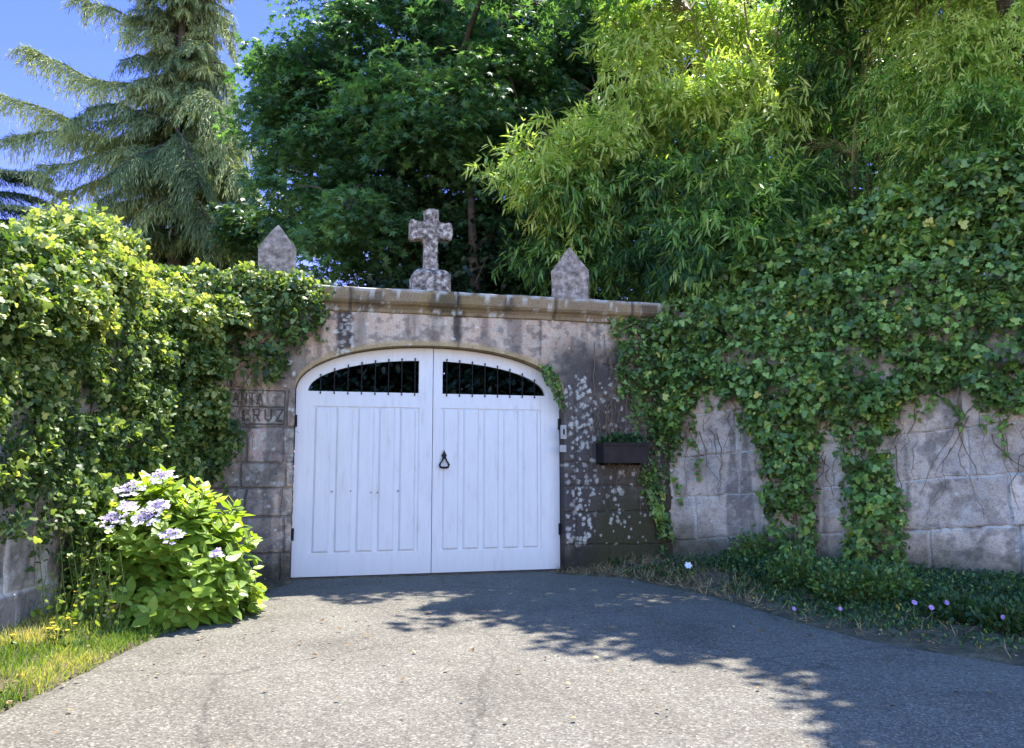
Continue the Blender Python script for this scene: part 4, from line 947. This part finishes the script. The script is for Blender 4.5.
# pale drooping weed flower by the corner
flower(688, 566, 'white drooping five petalled flower at the foot of the bare wall', M['whitepetal'], .075, 6, .12, 'white_flower')

# ================================================================== TREES
def smooth_path(pts, n=12):
    pts = np.asarray(pts, float); t_ = np.linspace(0, len(pts)-1, n); i = np.clip(t_.astype(int), 0, len(pts)-2); f = t_-i
    p0 = pts[np.clip(i-1, 0, None)]; p1 = pts[i]; p2 = pts[i+1]; p3 = pts[np.clip(i+2, None, len(pts)-1)]; f = f[:, None]
    return .5*((2*p1)+(-p0+p2)*f+(2*p0-5*p1+4*p2-p3)*f**2+(-p0+3*p1-3*p2+p3)*f**3)
def broad_tree(name, label, base, blobs, nclu, per, crad, size, T, mat, tlo, thi, droop=.3, seed=0, group=None, maskpoly=None, flatz=.5):
    """blobs: (px,py,Y,rx,ry,rz,weight)"""
    root = thing(name, label, 'tree', base, group); B = [(at_Y(float(b[0]), float(b[1]), float(b[2])), np.array(b[3:6], float), b[6]) for b in blobs]
    wts = np.array([b[2] for b in B]); wts = wts/wts.sum(); C_ = []; KT = []
    while len(C_) < nclu:
        k = R.choice(len(B), p=wts); d = nz(rn(1))[0]; rr = R.random()**.42
        c = B[k][0]+d*B[k][1]*rr
        if c[2] < 1.0: continue
        if maskpoly is not None:
            px, py = proj(c[None]); 
            if not inpoly(px, py, maskpoly)[0]: continue
        C_.append((c, d, rr)); KT.append(blobs[k][7] if len(blobs[k]) > 7 else 0.)
    # trunk and limbs
    base = np.asarray(base, float); cen = np.mean([b[0] for b in B], axis=0)
    topz = max(b[0][2] for b in B)
    mb = MB(); tp = np.array([base, base+[.1, 0, 2], [(base[0]*2+cen[0])/3, (base[1]*2+cen[1])/3, topz*.55], [cen[0], cen[1], topz]])
    tp = smooth_path(tp, 14); mb.tube(tp, np.linspace(.28, .05, 14), 10); mb.build('trunk', M['bark'], root, smooth=True)
    mb = MB()
    for b in B:
        j = int(np.clip(np.argmin(np.abs(tp[:, 2]-(b[0][2]-1.2))), 2, 11)); p0 = tp[j]
        mb.tube(smooth_path([p0, (p0+b[0])/2+[0, 0, .3], b[0]], 8), np.linspace(.10, .03, 8), 7)
    for c, d, rr in C_[::2]:
        k = np.argmin([np.linalg.norm(c-b[0]) for b in B]); b0 = B[k][0]
        mb.tube(smooth_path([b0, (b0+c)/2+[0, 0, .2], c], 5), np.linspace(.03, .008, 5), 4, False)
    mb.build('limbs', M['bark'], root)
    P = []; D = []; Nn = []; tt = []
    for (c, d, rr), kt in zip(C_, KT):
        m = int(per*R.uniform(.6, 1.4)); r_ = crad*R.uniform(.6, 1.25); th_ = R.uniform(0, 2*np.pi, m); q = np.sqrt(R.random(m))*r_
        # 6 to 9 twigs radiating from the cluster centre
        nt = R.integers(7, 11); ta = R.uniform(0, 2*np.pi, nt); ti = R.integers(0, nt, m); ang = ta[ti]+R.normal(0, .28, m)
        el = R.normal(0, .45, nt)[ti]
        off_ = np.stack([np.cos(ang)*q, np.sin(ang)*q, el*q*flatz*1.6 - droop*q**2/r_ + R.normal(0, .05, m)], -1)
        P.append(c+off_); D.append(np.stack([np.cos(ang), np.sin(ang), -.45+0*ang], -1)+rn(m)*.45); Nn.append(np.array([0, 0, 1])+rn(m)*.45+d*.25)
        tt.append(kt+tlo+(thi-tlo)*(.5*R.random()+.5*R.random(m)+.25*(q/r_-.5)))
    P = np.vstack(P); leafpart('crown', P, np.vstack(D), np.vstack(Nn), R.uniform(*size, len(P)), T, np.concatenate(tt), mat, root)
    return root
mask_mid = [(312, -400), (306, 20), (272, 45), (256, 70), (254, 115), (276, 150), (270, 185), (280, 205), (268, 225), (285, 250), (318, 262), (330, 330), (330, 500), (760, 500), (760, -400)]
mid = [(330, 70, 15, 1.9, 2.0, 1.7, 1.0), (300, 120, 15.5, 1.2, 1.8, 1.2, .6), (420, 40, 15.5, 2.4, 2.5, 2.0, 1.6), (520, 60, 16, 2.2, 2.4, 2.2, 1.4), (340, 190, 15, 1.6, 1.8, 1.2, .9), (430, 160, 15, 2.2, 2.4, 1.8, 1.5), (530, 180, 15.5, 2.0, 2.2, 1.8, 1.3), (400, 260, 15.5, 1.8, 2.0, 1.0, .8), (520, 260, 15.5, 1.9, 2.0, 1.1, .9), (430, -60, 16, 2.4, 2.4, 1.5, 1.0), (600, 0, 16.5, 2.0, 2.2, 2.4, 1.0), (450, 110, 13.2, .8, .6, .9, .28, .35), (400, 90, 13.4, .5, .5, .4, .12, .3), (350, 210, 13.4, .6, .5, .3, .12, .3), (500, 60, 13.6, .6, .5, .5, .12, .2), (600, 100, 14, .5, .5, .6, .1, .15), (290, 60, 14, .5, .5, .4, .1, .1)]
def canopy_blob(x, y, z, rx, ry, rz, wt):
    px, py = proj(np.array([[x, y, z]])); return (float(px[0]), float(py[0]), y, rx, ry, rz, wt)
mid += [canopy_blob(-.4, 12.2, 9.2, .7, .5, .35, .12), canopy_blob(1.2, 12.4, 9.4, .7, .5, .35, .10)]
broad_tree('sweetgum_tree', 'large dark sweetgum tree with star leaves behind the stone cross', (-1.6, 15.5, 0), mid, 540, 225, .85, (.10, .165), T_STAR, M['maple'], -.15, .66, maskpoly=mask_mid)
# dense evergreen shrubbery behind the gate wall
bk = [(360, 330, 13.5, 1.6, 1.2, 1.6, 1), (460, 340, 13.5, 1.8, 1.2, 1.5, 1), (560, 330, 14, 1.8, 1.2, 1.7, 1), (500, 290, 15, 1.6, 1.2, 1.5, 1.2), (540, 230, 16.5, 1.6, 1.2, 1.6, 1), (640, 300, 14.5, 1.6, 1.3, 2.2, 1), (380, 420, 13, 2.0, 1, 1.2, 1.3), (350, 380, 13.2, 1.5, 1, 1.0, 1.3), (510, 380, 12.9, 1.3, .8, .9, 1.4), (300, 380, 13.5, 1.2, 1, 1.0, .8), (520, 420, 13, 2.0, 1, 1.2, 1)]
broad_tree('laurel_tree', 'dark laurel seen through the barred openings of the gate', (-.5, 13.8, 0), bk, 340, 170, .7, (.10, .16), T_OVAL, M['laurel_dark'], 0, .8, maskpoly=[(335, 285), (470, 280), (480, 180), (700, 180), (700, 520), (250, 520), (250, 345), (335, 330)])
bk2 = [(720, 200, 17, 2.6, 1.8, 3, 1), (830, 150, 17, 2.6, 1.8, 3.4, 1), (940, 150, 17, 2.8, 1.8, 3.4, 1), (760, 40, 17.5, 2.6, 1.8, 3, 1), (900, 20, 17.5, 3, 1.8, 3, 1), (1030, 80, 17, 2.6, 1.8, 4, 1), (620, 120, 17.5, 2.2, 1.8, 2.6, .8)]
broad_tree('laurel_tree', 'dark evergreen tree filling the gaps behind the bamboo', (5.5, 17.3, 0), bk2, 330, 190, 1.0, (.16, .24), T_OVAL, M['laurel'], 0, .9)

# bamboo ----------------------------------------------------------
def bamboo(label, culms, masses, group, tlo, thi, dirb=(0, 0, -1.0), lsize=(.14, .22), spl=.34, nl=9, sag=.12):
    base = culms[0][0]; root = thing('bamboo_clump', label, 'bamboo', base, group)
    paths = []
    for c in culms:
        p = smooth_path(c, 16); paths.append(p); mb = MB(); rr = np.linspace(.026, .008, 16); mb.tube(p, rr, 8)
        for k in range(1, 15): mb.tube(np.array([p[k]-[0, 0, .008], p[k]+[0, 0, .008]]), rr[k]*1.3, 8)
        mb.build('culm', M['culm'], root, smooth=False)
    allp = np.vstack(paths)
    P = []; D = []; Nn = []; tt = []; mb = MB()
    for (px, py, Y, rx, ry, rz, nsp, tb) in masses:
        c0 = at_Y(float(px), float(py), float(Y)); 
        per_ = 12; nt_ = max(2, int(nsp*(.62 if tb > .05 else .75)/per_)); d = nz(rn(nt_)); q = R.random(nt_)**.4; tq = np.repeat(np.arange(nt_), per_)
        adir = rn(nt_)*.6; ttint = R.normal(0, .2, nt_)+(.34 if tb > .05 else .02)  # bright masses get extra tint: sunlight painted into the leaf colour
        d = d[tq]; q = q[tq]
        lump = .75+.5*fbm(d*1.4+c0, 1.9, 8, 3); S_p = c0+d*np.array([rx, ry, rz])*(q*lump)[:, None]+rn(len(d))*np.array([.19, .16, .12])
        kp = S_p[:, 2] > 2.2; S_p = S_p[kp]; tq = tq[kp]; m = len(S_p)
        o_ = nz(S_p-c0-np.array([0, .6, rz*.5]))
        ax = nz(o_*.7+np.array(dirb)*.42+adir[tq]+rn(m)*.45)
        for i in range(0, m, 7):
            k = np.argmin(np.linalg.norm(allp-S_p[i], axis=1)); a = allp[k]
            mb.tube(smooth_path([a, (a+S_p[i])/2+[0, 0, .25], S_p[i]], 5), [.006, .005, .004, .003, .002], 4, False)
        for k in range(nl):
            t_ = k/nl; pos = S_p+ax*(spl*t_)+rn(m)*.012-np.array([0, 0, sag*spl])*t_**2
            side = nz(np.cross(ax, rn(m)))
            P.append(pos); D.append(ax*.85+side*.75+np.array([0, 0, -.2-.5*sag*t_*2])); Nn.append(rn(m)*.5+[0, 0, 1]); 
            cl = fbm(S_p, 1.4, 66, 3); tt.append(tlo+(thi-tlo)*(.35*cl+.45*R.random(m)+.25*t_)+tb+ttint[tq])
    P = np.vstack(P); leafpart('foliage', P, np.vstack(D), np.vstack(Nn), R.uniform(*lsize, len(P)), T_LANCE, np.concatenate(tt), M['bamboo'], root)
    mb.build('twigs', M['culm'], root); return root
def cul(px0, Y0, *pts):
    b = at_Y(float(px0), 400., float(Y0)); b[2] = 0; return [b]+[at_Y(float(a), float(b_), float(c)) for a, b_, c in pts]
G_ = 'bamboo clumps behind the right wall'
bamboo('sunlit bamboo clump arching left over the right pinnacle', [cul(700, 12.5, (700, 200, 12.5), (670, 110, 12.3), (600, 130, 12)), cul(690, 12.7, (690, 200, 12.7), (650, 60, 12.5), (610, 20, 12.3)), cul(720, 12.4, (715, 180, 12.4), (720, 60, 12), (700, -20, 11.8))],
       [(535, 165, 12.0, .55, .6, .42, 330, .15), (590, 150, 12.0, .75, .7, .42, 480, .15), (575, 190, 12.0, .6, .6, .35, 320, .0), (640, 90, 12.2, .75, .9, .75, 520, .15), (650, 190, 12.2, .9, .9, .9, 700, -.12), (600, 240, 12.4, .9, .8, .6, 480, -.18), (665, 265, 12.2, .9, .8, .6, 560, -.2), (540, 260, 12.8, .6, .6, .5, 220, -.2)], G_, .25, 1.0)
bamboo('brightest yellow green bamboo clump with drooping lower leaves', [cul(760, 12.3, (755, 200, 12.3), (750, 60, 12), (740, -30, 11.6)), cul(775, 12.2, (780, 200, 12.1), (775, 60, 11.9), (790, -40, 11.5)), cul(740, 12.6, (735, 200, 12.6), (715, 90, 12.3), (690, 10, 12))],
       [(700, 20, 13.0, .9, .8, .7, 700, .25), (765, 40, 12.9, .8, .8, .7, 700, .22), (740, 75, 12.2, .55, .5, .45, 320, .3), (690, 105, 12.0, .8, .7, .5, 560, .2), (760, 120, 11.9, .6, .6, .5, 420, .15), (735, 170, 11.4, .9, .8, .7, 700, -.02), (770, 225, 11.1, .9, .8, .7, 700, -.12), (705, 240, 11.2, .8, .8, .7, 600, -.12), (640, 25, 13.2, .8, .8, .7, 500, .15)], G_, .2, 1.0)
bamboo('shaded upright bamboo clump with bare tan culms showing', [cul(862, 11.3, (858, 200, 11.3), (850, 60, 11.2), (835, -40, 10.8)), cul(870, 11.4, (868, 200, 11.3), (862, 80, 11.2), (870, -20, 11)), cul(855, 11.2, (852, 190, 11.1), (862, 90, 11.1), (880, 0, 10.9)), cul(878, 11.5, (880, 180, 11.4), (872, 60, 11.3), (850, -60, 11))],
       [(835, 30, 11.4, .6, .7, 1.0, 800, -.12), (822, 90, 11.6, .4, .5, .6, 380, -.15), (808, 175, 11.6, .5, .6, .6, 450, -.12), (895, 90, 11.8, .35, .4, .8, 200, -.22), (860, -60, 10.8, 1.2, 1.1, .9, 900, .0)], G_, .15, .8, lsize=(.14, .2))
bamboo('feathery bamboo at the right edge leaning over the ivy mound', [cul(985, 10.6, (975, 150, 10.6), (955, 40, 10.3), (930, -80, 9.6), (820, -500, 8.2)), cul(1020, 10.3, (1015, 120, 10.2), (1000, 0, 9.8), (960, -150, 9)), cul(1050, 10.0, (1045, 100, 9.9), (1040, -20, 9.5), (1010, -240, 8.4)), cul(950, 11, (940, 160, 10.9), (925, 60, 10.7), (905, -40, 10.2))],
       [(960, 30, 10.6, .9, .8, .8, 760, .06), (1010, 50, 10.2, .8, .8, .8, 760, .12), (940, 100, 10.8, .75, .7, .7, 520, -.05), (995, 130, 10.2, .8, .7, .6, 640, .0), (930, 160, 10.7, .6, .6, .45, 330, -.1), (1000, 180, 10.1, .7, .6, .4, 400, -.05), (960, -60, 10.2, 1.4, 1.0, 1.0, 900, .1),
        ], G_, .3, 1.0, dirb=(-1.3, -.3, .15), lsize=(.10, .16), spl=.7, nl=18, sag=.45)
# limbs of a chestnut behind the right wall overhang the driveway
def canopy_blob(x, y, z, rx, ry, rz, wt):
    px, py = proj(np.array([[x, y, z]])); return (float(px[0]), float(py[0]), y, rx, ry, rz, wt)
cb = [canopy_blob(*v) for v in ((3.85, 10.5, 10.0, 1.25, 1.1, 1.0, 1.0), (5.4, 9.6, 10.5, 1.7, 1.6, 1.2, 1.2), (5.05, 7.8, 10.2, 1.15, 1.2, .9, 1.6), (6.6, 8.2, 11, 2.0, 1.8, 1.2, 1.2), (6.6, 6.9, 10.6, 1.3, 1.2, .9, .8), (2.2, 11.2, 9.6, .9, .9, .6, .35), (4.85, 7.2, 10.3, .8, .7, .7, .7), (7.2, 11.0, 9.0, 1.3, 1.2, 1.4, .5))]
broad_tree('chestnut_tree', 'tall tree behind right wall whose limbs overhang the driveway', (7.6, 10.6, 0), cb, 300, 190, .8, (.14, .22), T_OVAL, M['maple'], .1, .9, maskpoly=[(-3000, -8000), (6000, -8000), (6000, 1200), (1060, 1200), (1060, -30), (-3000, -30)])

# cedar -----------------------------------------------------------
def cedar(label, base, trunk, branches, tlo, thi, nrand, span, ytop, ybot, Y, droop=1.05, dens=1.0, leader=None):
    root = thing('cedar_tree', label, 'tree', base, 'cedars behind the left wall')
    tp = smooth_path(trunk, 24); mb = MB(); mb.tube(tp, np.linspace(.30, .05, 24), 9)
    if leader is not None: mb.tube(smooth_path(leader, 12), np.linspace(.12, .03, 12), 7)
    mb.build('trunk', M['bark'], root, smooth=True)
    mbB = MB(); P = []; D = []; tt = []; S = []
    BR = [(smooth_path(b, 14)+np.cumsum(rn(14)*np.array([.03, .05, .06]), 0), 1.0) for b in branches]
    for i in range(nrand):
        j = R.integers(3, 23); o_ = tp[j]; a = R.uniform(0, 2*np.pi); h = (o_[2]-tp[0][2])/(tp[-1][2]-tp[0][2]); L_ = span*(1.12-h*.68)*R.uniform(.55, 1.05)
        e = o_+np.array([math.cos(a)*L_, math.sin(a)*L_*.9, L_*R.uniform(-.22, .08)])
        BR.append((smooth_path([o_, (o_+e)/2+[0, 0, L_*.13], e], 14), .8))
    for bp, wgt in BR:
        mbB.tube(bp, np.linspace(.06, .012, 14), 5, False)
        L_ = np.linalg.norm(bp[-1]-bp[0]); dirb = nz(bp[-1]-bp[0]); sd = nz(np.cross(dirb, [0, 0, 1.0])); tb = R.uniform(-.28, .22)
        nb = int(L_*75*dens)
        for k in range(nb):
            t_ = R.uniform(.12, 1); x = t_*13; i0 = min(int(x), 12); p = bp[i0]+(bp[i0+1]-bp[i0])*(x-i0)
            s_ = R.choice([-1, 1]); l_ = R.uniform(.25, 1.0)*(1.15-.5*t_)*min(1.1, L_*.33)
            hd = nz(sd*s_+dirb*R.uniform(.3, 1.1)); m = max(4, int(l_*25)); q = np.linspace(0, 1, m)[:, None]
            tw = p+hd*l_*q+np.array([0, 0, -1])*(droop*l_*q**1.8)+rn(m)*.02
            P.append(tw); D.append(hd*.5+np.array([0, 0, -1])*(.25+droop*q)+rn(m)*.35); tt.append(np.full(m, tb)+tlo+(thi-tlo)*R.random(m)*.7+.25*q[:, 0]); S.append(R.uniform(.13, .27, m))
    P = np.vstack(P); D = np.vstack(D); m = len(P)
    leafpart('crown', P, D, rn(m)*.6+[0, -.3, .8], np.concatenate(S), T_NEEDLE, np.concatenate(tt), M['cedar'], root); mbB.build('branches', M['bark'], root)
Y0 = 24.
A = lambda px, py, Y=Y0: at_Y(float(px), float(py), float(Y))
bs = A(175, 400); bs[2] = 0
tr = [bs, A(176, 250), A(178, 120), A(183, 20), A(187, -40)]
br = [[A(170, 150), A(90, 128), A(-10, 92)], [A(165, 160), A(90, 145), A(10, 140)], [A(172, 95), A(95, 80), A(28, 50)], [A(165, 180), A(110, 175), A(70, 195)], [A(178, 40), A(130, 15), A(92, -8)],
      [A(178, 20), A(150, -10), A(120, -30)], [A(172, 120, 23), A(120, 100, 23), A(75, 108, 22)], [A(178, 60, 24), A(215, 60, 24), A(212, 130, 23.5)], [A(178, 110), A(225, 120), A(238, 170)], [A(178, 170), A(230, 175), A(262, 225)],
      [A(176, 215), A(225, 220), A(262, 250)], [A(176, 220), A(130, 215), A(105, 235)], [A(172, 140, 23), A(140, 150, 22), A(105, 165, 21.5)], [A(176, 130, 23), A(190, 150, 22), A(200, 190, 21.5)], [A(176, 190, 23), A(200, 200, 22), A(225, 235, 22)], [A(170, 200, 23), A(150, 205, 22), A(130, 235, 22)], [A(178, 90, 24), A(150, 85, 23), A(118, 100, 22.5)], [A(176, 110, 24), A(130, 118, 23), A(60, 120, 22.5)], [A(176, 150, 24), A(120, 150, 23), A(45, 160, 23)], [A(176, 90, 24), A(210, 95, 23), A(235, 140, 22.5)], [A(176, 140, 24), A(215, 145, 23), A(248, 190, 22.5)], [A(178, 60, 24), A(150, 55, 23), A(120, 60, 22.5)], [A(176, 180, 24), A(140, 178, 22.5), A(100, 205, 22)], [A(178, 80), A(225, 70), A(240, 120)], [A(178, 130), A(235, 130), A(258, 165)], [A(178, 190), A(235, 185), A(266, 215)], [A(178, 150, 25), A(230, 160, 25), A(255, 205, 25)], [A(178, 20), A(215, 10), A(228, 50)], [A(178, 230), A(220, 235), A(268, 262)]]
cedar('tall pale green cedar with drooping twigs behind the left pinnacle', bs, tr, br, .2, 1.12, 250, 2.9, 0, 260, Y0, leader=[A(178, 120), A(200, 60), A(203, 10), A(204, -25)])
b2 = at_Y(-60., 400., 30.); b2[2] = 0; A2 = lambda px, py, Y=30.: at_Y(float(px), float(py), float(Y))
cedar('dark cedar with level boughs at the left edge of sky', b2, [b2, A2(-60, 250), A2(-58, 180), A2(-55, 120)], [[A2(-58, 175), A2(10, 170), A2(62, 190)], [A2(-58, 195), A2(20, 198), A2(90, 215)], [A2(-58, 215), A2(30, 220), A2(90, 232)], [A2(-58, 165), A2(0, 172), A2(40, 176)], [A2(-58, 205, 29), A2(0, 205, 29), A2(50, 215, 28)]], -.3, .05, 16, 3.5, 0, 0, 30, droop=.3, dens=1.1)
b3 = at_Y(265., 400., 27.); b3[2] = 0; A3 = lambda px, py, Y=27.: at_Y(float(px), float(py), float(Y))
broad_tree('yew_tree', 'low dark evergreen between the cedar and the left pinnacle', b3, [(235, 262, 27, 1.6, 1.5, 1.2, 1), (175, 268, 26, 2.4, 1.5, 1.3, 1.4), (110, 262, 27, 1.6, 1.5, 1.0, .7), (285, 215, 20, .9, .9, .45, .4), (265, 235, 22, 1.0, 1, .6, .5)], 110, 190, .8, (.14, .24), T_OVAL, M['laurel'], .1, 1.0)

# ================================================================== LIGHT, SKY, CAMERA
to_sun = Vector((.167, .34, 1.0)).normalized(); el = math.asin(to_sun.z); az = math.atan2(to_sun.x, to_sun.y)
sd = bpy.data.lights.new('sun', 'SUN'); sd.energy = 2.7; sd.angle = rad(.53); sd.color = (1, .955, .87)
so = bpy.data.objects.new('sun', sd); COL.objects.link(so); so.rotation_euler = to_sun.to_track_quat('Z', 'Y').to_euler(); so.location = (0, 0, 20)
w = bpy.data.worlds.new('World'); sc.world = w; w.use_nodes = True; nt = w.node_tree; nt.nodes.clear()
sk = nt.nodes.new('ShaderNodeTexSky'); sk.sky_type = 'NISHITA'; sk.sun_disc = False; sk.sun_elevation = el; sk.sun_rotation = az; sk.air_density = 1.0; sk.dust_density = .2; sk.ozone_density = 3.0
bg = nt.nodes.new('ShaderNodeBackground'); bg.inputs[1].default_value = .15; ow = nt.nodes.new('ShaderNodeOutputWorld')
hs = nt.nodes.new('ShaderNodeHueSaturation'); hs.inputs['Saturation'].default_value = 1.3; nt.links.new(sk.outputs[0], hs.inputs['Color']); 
# sky tinted deep blue ahead; pale haze added behind the viewer to fill shade
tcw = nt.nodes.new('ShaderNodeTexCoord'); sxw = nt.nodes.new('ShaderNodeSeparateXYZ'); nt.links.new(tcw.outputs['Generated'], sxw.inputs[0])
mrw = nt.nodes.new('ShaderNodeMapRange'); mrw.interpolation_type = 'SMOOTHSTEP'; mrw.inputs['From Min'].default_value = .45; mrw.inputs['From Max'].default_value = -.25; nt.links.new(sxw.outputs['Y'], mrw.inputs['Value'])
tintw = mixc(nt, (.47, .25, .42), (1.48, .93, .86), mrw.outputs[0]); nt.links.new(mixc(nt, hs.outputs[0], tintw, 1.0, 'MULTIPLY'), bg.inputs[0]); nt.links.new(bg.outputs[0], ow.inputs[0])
cd = bpy.data.cameras.new('camera'); co = bpy.data.objects.new('camera', cd); COL.objects.link(co); sc.camera = co
co.location = CAM.tolist(); co.rotation_euler = (rad(90)+PITCH, 0, 0); cd.sensor_width = 36; cd.lens = 36*F/1024; cd.clip_end = 2000; cd.clip_start = .05
sc.view_settings.view_transform = 'Standard'; sc.view_settings.look = 'None'; sc.view_settings.gamma = 1; sc.view_settings.exposure = 2.62; sc.view_settings.use_curve_mapping = False
cy = sc.cycles; cy.max_bounces = 8; cy.diffuse_bounces = 6; cy.glossy_bounces = 2; cy.transmission_bounces = 6; cy.transparent_max_bounces = 4; cy.use_denoising = True; cy.caustics_reflective = False; cy.caustics_refractive = False
cy.sample_clamp_indirect = 6
